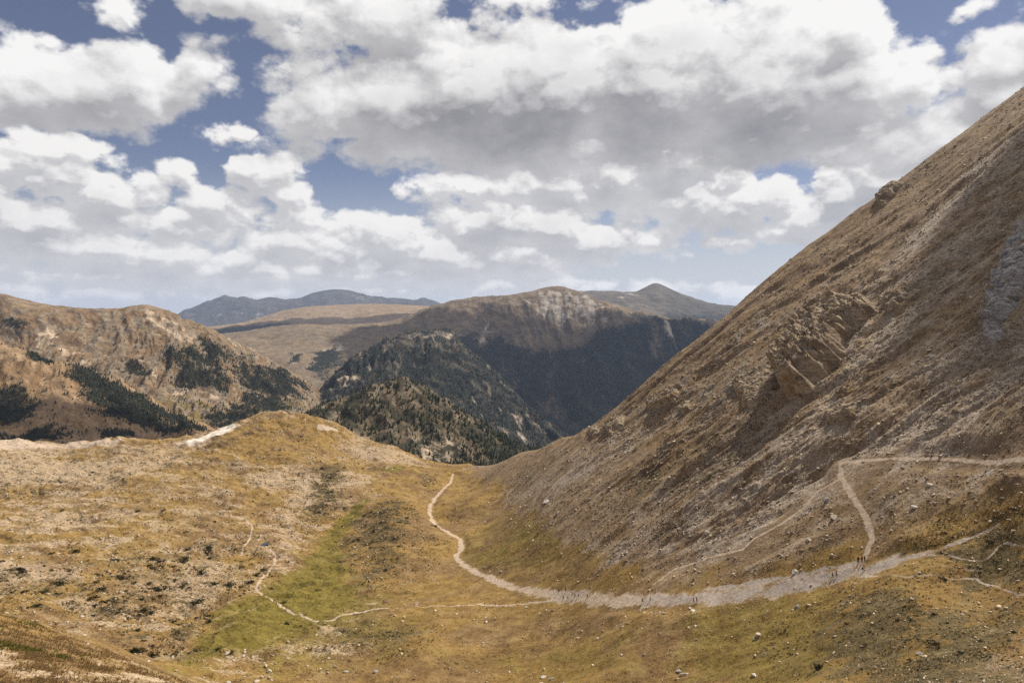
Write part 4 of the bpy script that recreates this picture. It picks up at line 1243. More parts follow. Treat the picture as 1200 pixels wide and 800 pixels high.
NAMED = [  # picture point, half width in picture points, kind, label
    (933, 670, 4.0, 'white', 'bright white boulder sitting on the upper edge of the wide gravel track'),
    (812, 716, 3.4, 'white', 'flat white rock below the two hikers on the wide gravel track'), (809, 712.5, 1.8, 'white', 'small white rock just above the flat white rock below the gravel track'),
    (934, 711, 4.5, 'grey', 'rounded pinkish grey boulder half sunk in turf below the gravel track'), (929, 714.5, 2.4, 'white', 'white rock leaning on the rounded pinkish grey boulder'),
    (889, 744, 4.0, 'pale', 'pale boulder topping a small stone heap on the green slope below the track'), (885, 748, 3.0, 'grey', 'grey boulder in front of the small stone heap on the green slope'),
    (884, 791, 4.0, 'white', 'white boulder at the lower edge of the green slope'), (802, 790, 4.0, 'pale', 'pale block in the stony patch at the bottom of the basin'), (795, 786, 3.2, 'grey', 'dark grey block in the stony patch at the bottom of the basin'),
    (441, 787, 3.8, 'grey', 'square grey boulder alone on the gold turf at the bottom'), (405, 787, 3.4, 'grey', 'rounded grey boulder alone on the turf left of the square one'), (315, 786, 4.0, 'pale', 'pale boulder on the turf beside the stony apron'),
    (343, 766, 2.6, 'pale', 'low pale slab in the turf above the stony apron'), (488, 708, 2.2, 'grey', 'dark rock where the narrow path leaves the small ledge'),
    (574, 669.5, 1.6, 'white', 'white stone on the bend of the light track beside seated hikers'), (617, 711, 1.6, 'white', 'white stone on gold turf below the narrow path'), (535, 719, 1.7, 'white', 'largest white stone of the little cluster under the narrow path'),
    (568, 723, 1.6, 'white', 'lone white stone on gold turf under the narrow path'), (632, 718, 1.7, 'white', 'white stone at the left end of a short row below the track'), (566, 753, 1.6, 'white', 'single white stone on the brown flank of the low hump'),
    (970, 586, 5.0, 'grey', 'large grey boulder on the scree beside the steep light path'), (978, 606, 4.5, 'pale', 'pale boulder pair leader on the slope left of the steep light path'), (984, 609, 3.2, 'grey', 'grey boulder touching the pale boulder left of the steep path'),
    (948, 633, 3.6, 'pale', 'flat pale boulder on tan turf below the steep path'), (829, 624, 4.5, 'pale', 'pale block on the scree foot above the curving slope path'), (641, 588, 4.0, 'white', 'whitish boulder at the left foot of the scree slope'),
    (1072, 594, 3.5, 'white', 'white block on the tan slope right of the steep path'), (1090, 568, 3.0, 'pale', 'pale block under the level path on the right slope'), (700, 748, 2.2, 'white', 'white stone in the hollow at the bottom of the basin'),
    (755, 767, 2.6, 'pale', 'pale stone beside the green seam in the basin bottom'), (637, 793, 3.0, 'white', 'white stone near the lower edge in the gold turf'), (647, 795, 3.4, 'grey', 'grey stone next to a white one at the lower edge'),
    (815, 733, 2.4, 'white', 'white stone on the green slope under the flat white rock'), (1078, 765, 3.0, 'grey', 'grey boulder among dark heath tufts at lower right'),
]
pts_b = ground_pts([q[:2] for q in NAMED], y0=60)
for q, pb in zip(NAMED, pts_b):
    boulder(pb, q[2] * np.linalg.norm(pb) / 800, q[3], q[4])
r2 = np.random.default_rng(21)
BZ = [
    (SCREEN * (side > 0.5) * (Z > -45) * (scree + rockm * 2 + 0.15), 60, 'grey', (0.9, 1.9), 'grey block stuck in the scree high on the right slope', 'boulders high on the right slope'),
    (SCREEN * (side > 0.5) * (Z < -45) * (scree + 0.25), 62, 'pale', (1.0, 2.0), 'pale block on the stony foot of the right slope', 'boulders at the foot of the right slope'),
    (SCREEN * cov['pale'] * (np.abs(UV_ + 0.41) < 0.05) * (Y < 250), 40, 'pale', (1.6, 3.6), 'pale rock in the stony apron at the bottom edge', 'rocks of the stony apron'),
    (SCREEN * leftrock * pale * (Y > 250), 60, 'pale', (0.9, 1.9), 'pale rock among turf and shrubs on the hummocky left ground', 'boulders on the left ground'),
    (SCREEN * (side < 0.3) * (UV_ > -0.2) * (Y < 300) * (1 - heath), 40, 'white', (0.7, 1.5), 'small white boulder scattered on the gold turf of the basin', 'white boulders on the basin turf'),
]
for w, n, kind, (s0, s1), lab, grp in BZ:
    p, k = scatter(w, n, r2)
    for j in range(n):
        s = r2.uniform(s0, s1) * DIST.ravel()[k[j]] / 800
        if path.ravel()[k[j]] > 0.3:
            continue
        boulder(p[j], s, kind, lab, grp)

# ------------------------------------------------------------------ crags: ledged rock standing out of the valley side
def crag_material(name, cols):
    crag_m, kb, kbs = new_mat(name)
    kpos = kb.new('ShaderNodeNewGeometry').outputs['Position']
    kst = kb.noise(kb.vm('MULTIPLY', kpos, (0.10, 0.45, 0.5)), 1.0, 6.0, 0.65, 0.5)
    kfi = kb.noise(kpos, 1.6, 4.0, 0.65)
    kc = kb.ramp(kb.m('ADD', kb.m('MULTIPLY', kst, 0.6), kb.m('MULTIPLY', kfi, 0.4)), cols)
    kc = kb.mix(kb.smooth(kb.noise(kpos, 0.16, 3.0, 0.6), 0.54, 0.66, 0, 0.7), kc, (0.20, 0.115, 0.045, 1.0))
    kb.l.new(kc, kbs.inputs['Base Color'])
    kbp = kb.new('ShaderNodeBump')
    kbp.inputs['Strength'].default_value = 0.9
    kbp.inputs['Distance'].default_value = 0.8
    kb.l.new(kb.m('ADD', kb.m('MULTIPLY', kst, 0.7), kb.m('MULTIPLY', kfi, 0.3)), kbp.inputs['Height'])
    kb.l.new(kbp.outputs[0], kbs.inputs['Normal'])
    return crag_m


CRAG_TAN = crag_material('crag_rock', [(0.36, (0.085, 0.062, 0.043)), (0.46, (0.22, 0.160, 0.102)), (0.54, (0.35, 0.265, 0.175)), (0.66, (0.50, 0.41, 0.30))])
CRAG_GREY = crag_material('grey_crag_rock', [(0.36, (0.075, 0.066, 0.060)), (0.46, (0.20, 0.175, 0.155)), (0.54, (0.33, 0.295, 0.265)), (0.66, (0.50, 0.46, 0.42))])
SN = np.array([-0.6, 0.0, 0.8])                        # the way the valley side faces
S_UP, S_AL = np.array([0.8, 0.0, 0.6]), np.array([0.0, 1.0, 0.0])


def crag(poly, lift, seed, label, block=5.0, mat=None):
    W = ground_pts(poly, y0=60)
    pad = 3.0
    x0, y0_ = W[:, 0].min() - pad, W[:, 1].min() - pad
    x1, y1_ = W[:, 0].max() + pad, W[:, 1].max() + pad
    step = max(0.28, math.sqrt((x1 - x0) * (y1_ - y0_) / 26000))
    gx, gy = np.meshgrid(np.arange(x0, x1, step), np.arange(y0_, y1_, step))
    gz = near.z(gx, gy)
    wob = fbm(gx / 6, gy / 6, 3, seed) * 3.0
    qx, qy = gx + wob, gy + fbm(gx / 6 + 40, gy / 6, 3, seed) * 3.0
    dd = seg_dist(qx, qy, W, True)
    dd = np.where(inside(qx, qy, W), dd, -dd)
    m_ = sstep(dd, -0.6, min(3.2, lift * 0.9))
    # fractured blocks, split along the fall line and across it
    a1, b1, i1 = cells(gx / block * 1.25 + seed, gy / block * 1.0 + 0.3 * fbm(gx / 5, gy / 5, 2, seed + 1), seed)
    a2, b2, i2 = cells(gx / block * 3.0, gy / block * 1.9, seed + 1)
    a3, b3, i3 = cells(gx / block * 7.0, gy / block * 5.0, seed + 2)
    low_end = (gz.max() - gz) / (np.ptp(gz) + 1e-6)         # it stands out most at its foot
    m_ = m_ * (0.6 + 0.95 * low_end)
    t1, t2 = np.cos(i1 * 40) * 0.5, np.sin(i2 * 55) * 0.6     # every block tilts its own way
    h = lift * m_ * (0.72 + 0.42 * i1 + 0.20 * i2 + 0.12 * i3 + t1 * (a1 - 0.3) * 0.3 + t2 * (a2 - 0.3) * 0.25)
    h -= lift * 0.26 * m_ * (1 - sstep(b1 - a1, 0.0, 0.12)) + lift * 0.10 * m_ * (1 - sstep(b2 - a2, 0.0, 0.12))
    h -= (1 - np.minimum(m_ / 0.6, 1)) * (0.5 + 0.3 * lift) - 0.05
    v = np.stack([gx, gy, gz], -1) + SN * h[..., None]
    keep = (m_ > 0.001).ravel()[quads(gx.shape[1], gx.shape[0])].any(1)
    fq_ = quads(gx.shape[1], gx.shape[0])[keep]
    us, iv = np.unique(fq_, return_inverse=True)
    o = mesh_from('rock_outcrop', v.reshape(-1, 3)[us], iv.reshape(-1, 4), mat or CRAG_TAN, smooth=False)
    tag(o, label, 'rock outcrop', 'rock outcrops on the right slope')


crag([(922, 474), (919, 446), (931, 410), (950, 380), (985, 354), (1005, 357), (1020, 349), (1026, 365), (1001, 390), (992, 411), (970, 440), (945, 466)], 9.5, 500, 'tall fractured tan crag with a dark shadowed foot, largest on the right slope', 6.0)
crag([(1030, 350), (1062, 330), (1066, 340), (1050, 362), (1036, 372)], 2.0, 510, 'narrow broken rock rib above the gully, right of the tall crag', 3.5)
crag([(860, 446), (900, 428), (915, 440), (905, 466), (880, 480)], 2.0, 520, 'brown rock step on the slope just left of the tall crag', 4.0)
crag([(706, 505), (720, 490), (735, 487), (730, 500), (715, 512)], 2.4, 530, 'low rock ledge nearest the skyline at the lower end of the right slope', 4.0)
crag([(757, 476), (775, 458), (800, 452), (792, 470), (770, 482)], 2.6, 540, 'ragged dark rock band midway along the lower right slope', 4.0)
crag([(796, 478), (808, 470), (812, 480), (800, 486)], 2.0, 550, 'small dark rock tooth below the ragged rock band', 3.0)
crag([(1152, 392), (1158, 340), (1176, 296), (1200, 262), (1220, 268), (1206, 330), (1180, 380), (1165, 410)], 3.2, 560, 'long grey crag with a dark cleft at the right edge of the slope', 5.0, CRAG_GREY)
crag([(1026, 236), (1034, 226), (1052, 213), (1058, 216), (1046, 232), (1034, 244)], 3.6, 570, 'dark crag breaking the skyline of the right slope', 4.0)
crag([(964, 492), (985, 470), (1004, 474), (1000, 490), (975, 498)], 1.8, 580, 'small dark rock face at the foot of the gully under the tall crag', 3.0)
crag([(690, 506), (698, 500), (702, 507), (694, 514)], 1.6, 590, 'tiny rock knob at the bottom end of the right slope skyline', 2.5)
# ------------------------------------------------------------------ shrubs and heath
leaf_dark = simple_mat('juniper_leaf', (0.036, 0.036, 0.014), 0.45, 0.8, c2=(0.078, 0.072, 0.028), local=False)
leaf_brown = simple_mat('heath_leaf', (0.062, 0.047, 0.020), 0.45, 0.6, c2=(0.12, 0.09, 0.042), local=False)
twig_m = simple_mat('shrub_wood', (0.10, 0.075, 0.05), 0.3, 6.0)


def shrub_shape(seed, n=170):
    r = np.random.default_rng(seed)
    v, f, mi = [], [], []
    lob = [(r.uniform(-.6, .6), r.uniform(-.6, .6), r.uniform(.35, .7)) for _ in range(6)]
    for i in range(n):
        lx, ly, lr = lob[r.integers(0, 6)]
        dn = r.normal(size=3)
        dn /= np.linalg.norm(dn)
        dn[2] = abs(dn[2])
        c = np.array([lx, ly, 0.05]) + dn * lr * r.uniform(.55, 1.05) * np.array([1, 1, .75])
        s = r.uniform(.08, .20)
        a, b_ = r.normal(size=3), r.normal(size=3)
        a /= np.linalg.norm(a)
        b_ /= np.linalg.norm(b_)
        k = len(v)
        v += [c - a * s, c + b_ * s, c + a * s * 1.1 + dn * s * .6]
        f.append((k, k + 1, k + 2))
        mi.append(0)
    for lx, ly, lr in lob:                               # stems
        for t in range(2):
            e = np.array([lx + r.normal() * .1, ly + r.normal() * .1, lr * .6])
            k = len(v)
            v += [np.array([lx * .3 - .03, ly * .3, -.1]), np.array([lx * .3 + .03, ly * .3, -.1]), e]
            f.append((k, k + 1, k + 2))
            mi.append(1)
    return v, f, mi


SHRUBS = []
for i in range(6):
    v_, f_, mi_ = shrub_shape(600 + i)
    SHRUBS.append(py_mesh('shrub', v_, f_, [leaf_dark, twig_m], midx=mi_))


def shrub(p, s, label, group=None):
    o = link('shrub', random.choice(SHRUBS), (p[0], p[1], p[2] - 0.05 * s), (random.uniform(-.1, .1), random.uniform(-.1, .1), random.uniform(0, 6.3)),
             (s * random.uniform(.9, 1.4), s * random.uniform(.8, 1.1), s * random.uniform(.85, 1.25)))
    return tag(o, label, 'shrub', group)


NAMED_SHRUBS = [
    (88, 646, 5.5, 'dark round juniper bush alone on the left ground, highest of the lone ones'), (133, 656, 4.0, 'dark juniper bush on pale ground right of the highest lone one'), (71, 685, 6.0, 'dark juniper bush on a pale stony patch at the left'),
    (268, 686, 8.0, 'broad dark juniper on the stony spur beside the green meadow'), (232, 706, 6.5, 'flat dark juniper on the stony rim of the meadow'), (164, 762, 8.0, 'largest dark juniper above the gold grass bank'), (176, 768, 6.0, 'dark juniper leaning on the largest one above the grass bank'),
    (385, 578, 6.0, 'dark bush on the stony rise below the knoll'), (378, 549, 3.6, 'small dark bush below the knoll near the stony rise'), (252, 685, 4.0, 'small dark shrub left of the broad juniper on the stony spur'),
    (1094, 755, 6.0, 'dark shrub clump in the heath at lower right'), (1068, 726, 3.0, 'small dark shrub standing alone in the lower right heath'), (960, 783, 7.0, 'dark shrub bank edging the lower right heath'), (191, 598, 3.5, 'dark bush at the edge of the upper left hummocks'),
    (73, 598, 2.6, 'tiny dark bush on the upper left hummocks'), (162, 599, 3.0, 'dark bush among pale stones of the upper left hummocks'),
]
for q, ps in zip(NAMED_SHRUBS, ground_pts([q[:2] for q in NAMED_SHRUBS], y0=100)):
    shrub(ps, q[2] * np.linalg.norm(ps) / 800, q[3])
r3 = np.random.default_rng(31)
clump = sstep(fbm(X / 13, Y / 10, 3, 700), -0.1, 0.35)
leftz = leftrock * (1 - cov['green']) * (UV_ > -0.80)
SZ = [
    (SCREEN * zone * clump * (Y < 400), 190, (1.6, 4.6), 'dark juniper cushion among pale stones between the grass bank and the hummocks', 'juniper cushions above the grass bank'),
    (SCREEN * leftz * (1 - zone) * (0.15 + heath) * clump * (UV_ < -0.28), 60, (1.2, 2.8), 'dark low shrub on the hummocky ground at the left', 'shrubs on the left hummocks'),
    (SCREEN * (cov['heath'] > 0.4) * (np.abs(UV_ + 0.19) < 0.08) * (Y > 320), 34, (1.5, 3.2), 'dark low shrub on the heathy hump between meadow and track', 'shrubs on the heathy hump'),
    (SCREEN * (cov['heath'] > 0.4) * (UV_ > 0.40) * (Y < 160), 40, (1.6, 4.0), 'dark shrub in the heath at the lower right', 'shrubs of the lower right heath'),
]
for w, n, (s0, s1), lab, grp in SZ:
    p, k = scatter(w, n, r3)
    for j in range(n):
        if path.ravel()[k[j]] > 0.25:
            continue
        shrub(p[j], (s0 + (s1 - s0) * r3.random() ** 1.8) * DIST.ravel()[k[j]] / 800, lab, grp)

# smaller heath plants nobody could count
TUFT = []
for i in range(6):
    r_ = np.random.default_rng(800 + i)
    v_, f_ = [], []
    for j in range(9):
        dn = r_.normal(size=3)
        dn[2] = abs(dn[2]) * .8
        dn /= np.linalg.norm(dn)
        c = dn * r_.uniform(.3, .9)
        a, b_ = r_.normal(size=3) * .38, r_.normal(size=3) * .38
        v_ += [c - a, c + b_, c + a]
        f_.append((3 * j, 3 * j + 1, 3 * j + 2))
    TUFT.append((np.array(v_), np.array(f_)))
p, k = scatter(SCREEN * (cov['heath'] * (0.25 + clump) + leftz * 0.22 * clump + 0.16 * side * sstep(fbm(X / 60, Y / 14, 4, 710), -0.05, 0.35) + 0.02) * (path < 0.25), 44000, r3)
s = (0.35 + 0.9 * r3.random(len(p)) ** 2.2) * DIST.ravel()[k] / 800 * 1.05
vs, fs, own = batch(TUFT, p, np.stack([s * 1.1, s, s * 0.9], 1), r3, 0.1)
tag(mesh_from('heath', vs, fs, leaf_brown, smooth=False), 'low brown heath and small shrubs growing between the stones', 'heath', kind='stuff')

# ------------------------------------------------------------------ dry grass of the bank in front
grass_m, gb_, gbs = new_mat('dry_grass')
gt = gb_.new('ShaderNodeAttribute', attribute_name='tone').outputs['Color']
gb_.l.new(gt, gbs.inputs['Base Color'])
g_trl, g_mx = gb_.new('ShaderNodeBsdfTranslucent'), gb_.new('ShaderNodeMixShader')
gb_.l.new(gt, g_trl.inputs[0])
g_mx.inputs[0].default_value = 0.4
gb_.l.new(gbs.outputs[0], g_mx.inputs[1])
gb_.l.new(g_trl.outputs[0], g_mx.inputs[2])
gb_.l.new(g_mx.outputs[0], [q for q in gb_.n if q.type == 'OUTPUT_MATERIAL'][0].inputs['Surface'])
BLADES = []
for i in range(6):
    r_ = np.random.default_rng(850 + i)
    v_, f_ = [], []
    for j in range(13):
        az, ln = r_.uniform(0, 6.28), r_.uniform(.5, 1.0)
        o = np.array([math.cos(az), math.sin(az), 0])
        t_ = np.array([-math.sin(az), math.cos(az), 0]) * 0.055
        b0, m0, e0 = o * r_.uniform(0, .2), o * .30 * ln + np.array([0, 0, .62 * ln]), o * r_.uniform(.5, .9) * ln + np.array([0, 0, .9 * ln])
        q = len(v_)
        v_ += [b0 - t_, b0 + t_, m0 + t_ * .7, m0 - t_ * .7, e0]
        f_ += [(q, q + 1, q + 2), (q, q + 2, q + 3), (q + 3, q + 2, q + 4)]
    BLADES.append((np.array(v_), np.array(f_)))
bankz = sstep(Y, 112, 92) * (Y > 50) * sstep(UV_, -0.30, -0.44)
gw = SCREEN * bankz * (1.03 - np.minimum(pale * 1.6, 1)) * (0.12 + sstep(fbm(X / 3, Y / 3, 4, 720), -0.15, 0.4))
p, k = scatter(gw, 24000, r3)
s = 0.10 + 0.26 * r3.random(len(p)) ** 1.7
vs, fs, own = batch(BLADES, p, np.stack([s, s, s], 1), r3, 0.12)
tn = np.array([[0.30, 0.195, 0.085]]) * r3.uniform(0.8, 1.25, (len(p), 1)) * np.array([[1, 1, 1]]) + r3.normal(0, .012, (len(p), 3))
gsel = fbm(p[:, 0] / 7, p[:, 1] / 7, 3, 730) > 0.22
tn[gsel] = np.array([0.17, 0.15, 0.035]) * r3.uniform(0.7, 1.3, (gsel.sum(), 1))
tn = np.concatenate([np.clip(tn, 0.01, 0.7), np.ones((len(p), 1))], 1)
tag(mesh_from('grass', vs, fs, grass_m, {'tone': tn[own]}, smooth=False), 'dry golden grass on the bank in front', 'grass', kind='stuff')

# short bunch grass of the basin, seen as grain
p, k = scatter(SCREEN * (side < 0.6) * (path < 0.2) * (Y > 100) * (0.25 + sstep(fbm(X / 9, Y / 7, 4, 760), -0.2, 0.3)) * (1 - 0.6 * np.minimum(pale, 1)) * (0.35 + sstep(UV_, -0.5, -0.2)), 42000, r3)
s = (0.5 + 0.7 * r3.random(len(p)) ** 2) * DIST.ravel()[k] / 800 * 0.95
tn = np.where((r3.random(len(p)) < 0.22)[:, None], np.array([[0.17, 0.105, 0.036]]), np.array([[0.37, 0.235, 0.078]])) * r3.uniform(0.7, 1.3, (len(p), 1))
gk = (cov['green'].ravel()[k] + 0.6 * cov['lush'].ravel()[k]) > r3.uniform(0.2, 1.0, len(p))
tn[gk] = np.array([0.18, 0.142, 0.032]) * r3.uniform(0.6, 1.4, (gk.sum(), 1))
vs, fs, own = batch(TUFT, p, np.stack([s * 1.2, s * 1.2, s * 0.36], 1), r3, 0.1)
tag(mesh_from('grass', vs, fs, grass_m, {'tone': np.concatenate([tn, np.ones((len(p), 1))], 1)[own]}, smooth=False), 'short dry bunch grass over the basin', 'grass', kind='stuff')

# ------------------------------------------------------------------ conifers
needle_m = simple_mat('pine_needles', (0.026, 0.032, 0.013), 0.45, 0.5, c2=(0.055, 0.060, 0.024), local=False)
needle_far = simple_mat('far_pine_needles', (0.030, 0.034, 0.022), 0.5, 0.05, c2=(0.062, 0.064, 0.038), local=False)
bark_m = simple_mat('pine_bark', (0.11, 0.08, 0.055), 0.3, 3.0)


def conifer_shape(seed):
    """tapered trunk and ragged whorls of hanging boughs; 1 m tall, scaled per tree"""
    r = np.random.default_rng(seed)
    v, f, mi = [], [], []
    lean = r.normal(0, .02, 2)
    for i in range(2):
        z = i * 1.0
        rad = 0.022 * (1 - i * .9)
        for a in range(5):
            v.append((math.cos(a * 1.2566) * rad + lean[0] * z, math.sin(a * 1.2566) * rad + lean[1] * z, z - .04))
    for a in range(5):
        f.append((a, (a + 1) % 5, 5 + (a + 1) % 5, 5 + a))
        mi.append(1)
    wide = r.uniform(.17, .26)
    tiers = 11
    for t in range(tiers):
        z = .10 + .88 * (t / tiers) ** .92
        rad = wide * (1 - .93 * t / tiers) * r.uniform(.75, 1.15)
        nb = 8 if t < 7 else 6
        ph = r.uniform(0, 6.28)
        for j in range(nb):
            if r.random() < .10:
                continue
            a = ph + j * 6.283 / nb + r.normal(0, .18)
            L = rad * r.uniform(.65, 1.15)
            o, s_ = np.array([math.cos(a), math.sin(a), 0]), np.array([-math.sin(a), math.cos(a), 0])
            c = np.array([lean[0] * z, lean[1] * z, z])
            w = L * .48
            q = len(v)
            v += [c + np.array([0, 0, .045]), c + o * L * .55 - s_ * w + np.array([0, 0, -.02]), c + o * L + np.array([0, 0, -.05 - L * .18]), c + o * L * .55 + s_ * w + np.array([0, 0, -.02]), c + o * L * .5 + np.array([0, 0, .03])]
            f += [(q, q + 1, q + 4), (q + 1, q + 2, q + 4), (q + 2, q + 3, q + 4), (q + 3, q, q + 4)]
            mi += [0] * 4
    return v, f, mi


CONIF = []
for i in range(6):
    v_, f_, mi_ = conifer_shape(900 + i)
    CONIF.append(py_mesh('conifer_tree', v_, f_, [needle_m, bark_m], midx=mi_))
FAR_TREE, MID_TREE = [], []
for i in range(5):
    r_ = np.random.default_rng(930 + i)
    for sides, tiers, store in ((5, [(0.0, .20, 1.0)], FAR_TREE), (6, [(0.08, .22, .55), (.34, .16, .8), (.6, .10, 1.0)], MID_TREE)):
        v_, f_ = [], []
        for z0, rad, z1 in tiers:
            q = len(v_)
            for a in range(sides):
                rr_ = rad * r_.uniform(.7, 1.25)
                v_.append((math.cos(a * 6.283 / sides) * rr_, math.sin(a * 6.283 / sides) * rr_, z0 + r_.uniform(-.03, .05)))
            v_.append((r_.normal(0, .02), r_.normal(0, .02), z1))
            f_ += [(q + a, q + (a + 1) % sides, q + sides) for a in range(sides)]
        store.append((np.array(v_), np.array(f_)))


def hill_scatter(H, weight, n, r):
    x, y, z, c = H
    P = np.stack([x, y, z], -1)
    a, b_ = np.gradient(P, axis=1), np.gradient(P, axis=0)
    cr = np.cross(a, b_)
    ar = np.linalg.norm(cr, axis=2)
    up = cr / (ar[..., None] + 1e-9)
    to = -P / np.linalg.norm(P, axis=2, keepdims=True)
    vis = sstep((up * to).sum(2), -0.02, 0.06)
    w = (np.maximum(weight, 0) * ar * vis * (np.abs(x / y) < 0.82)).ravel()
    w /= w.sum()
    k = np.clip(np.searchsorted(np.cumsum(w), r.random(n)), 0, w.size - 1)
    return P.reshape(-1, 3)[k] + a.reshape(-1, 3)[k] * (r.random((n, 1)) - .5) + b_.reshape(-1, 3)[k] * (r.random((n, 1)) - .5)


r4 = np.random.default_rng(41)
x, y, z, c = HF
dens = (0.22 + 1.0 * sstep(fbm(x / 30, y / 30, 3, 740), -0.2, 0.3)) * (1 - 0.9 * sstep(c[1], 0.45, 0.7)) * (0.55 + 0.9 * sstep(x / y, -0.12, 0.02))
trees = hill_scatter(HF, dens, 4600, r4)
trees = trees[np.argsort(np.linalg.norm(trees, axis=1))]
for j, t in enumerate(trees[:290]):
    h = r4.uniform(4.0, 9.5)
    o = link('conifer_tree', CONIF[j % 6], tuple(t), (0, 0, r4.uniform(0, 6.3)), (h * r4.uniform(.8, 1.25), h * r4.uniform(.8, 1.25), h))
    tag(o, 'dark green conifer on the near flank of the wooded knoll behind the saddle', 'tree', 'conifers on the wooded knoll')


def wood(P, h0, h1, protos, label, r, mat):
    h = (h0 * 0.7 + (h1 - h0 * 0.7) * r.random(len(P)) ** 1.35)
    w_ = h * r.uniform(.85, 1.35, len(P))
    vs_, fs_, _ = batch(protos, P, np.stack([w_, w_, h], 1), r, 0.03)
    tag(mesh_from('forest', vs_, fs_, mat, smooth=False), label, 'forest', kind='stuff')


wood(trees[290:], 4.0, 9, MID_TREE, 'conifers thinning out over the upper wooded knoll', r4, needle_m)
# a few lone trees standing on the knoll's near edge
EDGE_T = [(388, 512, 5), (395, 516, 4), (404, 520, 4)]
wood(hill_scatter(HE, (0.06 + sstep(HE[3][0], 0.35, 0.75)) * (1 - sstep(HE[3][1], 0.2, 0.6)), 17000, r4), 5, 10, MID_TREE, 'dark conifer forest covering the steep spur', r4, needle_far)
wood(hill_scatter(HG, sstep(HG[3][0], 0.05, 0.8) + 0.05 * (HG[2] < -50) * sstep(fbm(HG[0] / 60, HG[1] / 60, 3, 751), -0.1, 0.4), 11000, r4), 3.5, 7.5, MID_TREE, 'dark conifer stands on the sunlit left ridge', r4, needle_far)
wood(hill_scatter(HG2, sstep(HG2[3][0], 0.15, 0.8) + 0.02, 6500, r4), 3.2, 7, MID_TREE, 'dark conifer wood on the lower left spur', r4, needle_far)
wood(hill_scatter(HD, sstep(HD[3][0], 0.2, 0.9), 24000, r4), 7, 13, FAR_TREE, 'dark conifer forest below the scree summit of the middle mountain', r4, needle_far)
# ------------------------------------------------------------------ people
skin_m = simple_mat('skin', (0.42, 0.26, 0.18), 0.08, 4.0, 0.6)
CLOTH = {n: simple_mat(n + '_cloth', c, 0.18, 9.0, 0.9) for n, c in {
    'black': (0.018, 0.018, 0.02), 'navy': (0.022, 0.028, 0.055), 'red': (0.35, 0.03, 0.03), 'maroon': (0.13, 0.025, 0.03), 'white': (0.74, 0.72, 0.68), 'grey': (0.13, 0.13, 0.135), 'pink': (0.5, 0.16, 0.2),
    'brown': (0.10, 0.065, 0.04), 'green': (0.05, 0.075, 0.04), 'blue': (0.05, 0.10, 0.22)}.items()}
HAIR_M = simple_mat('hair', (0.035, 0.022, 0.015), 0.3, 12.0, 0.7)


def skin_body(joints, bones, radii):
    me = bpy.data.meshes.new('skeleton')
    me.from_pydata(joints, bones, [])
    o = bpy.data.objects.new('skeleton', me)
    COL.objects.link(o)
    md = o.modifiers.new('skin', 'SKIN')
    sv = me.skin_vertices[0].data if me.skin_vertices else None
    if sv is None:
        me.attributes  # keep
    o.modifiers.new('sub', 'SUBSURF').levels = 1
    for i, rr_ in enumerate(radii):
        me.skin_vertices[0].data[i].radius = rr_ if isinstance(rr_, tuple) else (rr_, rr_)
    me.skin_vertices[0].data[0].use_root = True
    dg = bpy.context.evaluated_depsgraph_get()
    dg.update()
    ev = bpy.data.meshes.new_from_object(o.evaluated_get(dg))
    v = np.array([q.co[:] for q in ev.vertices])
    f = [tuple(q.vertices) for q in ev.polygons]
    bpy.data.objects.remove(o)
    bpy.data.meshes.remove(me)
    bpy.data.meshes.remove(ev)
    return v, f


def tube(v, f, path, r0, r1, n=5):
    path = [np.array(p_, float) for p_ in path]
    q0 = len(v)
    for i, p_ in enumerate(path):
        d_ = path[min(i + 1, len(path) - 1)] - path[max(i - 1, 0)]
        d_ /= np.linalg.norm(d_) + 1e-9
        a = np.cross(d_, [0.3, 0.9, 0.1])
        a /= np.linalg.norm(a)
        b_ = np.cross(d_, a)
        rr_ = r0 + (r1 - r0) * i / (len(path) - 1)
        for k in range(n):
            t = k * 2 * math.pi / n
            v.append(tuple(p_ + (a * math.cos(t) + b_ * math.sin(t)) * rr_))
    for i in range(len(path) - 1):
        for k in range(n):
            f.append((q0 + i * n + k, q0 + i * n + (k + 1) % n, q0 + (i + 1) * n + (k + 1) % n, q0 + (i + 1) * n + k))
    f.append(tuple(q0 + (len(path) - 1) * n + k for k in range(n)))


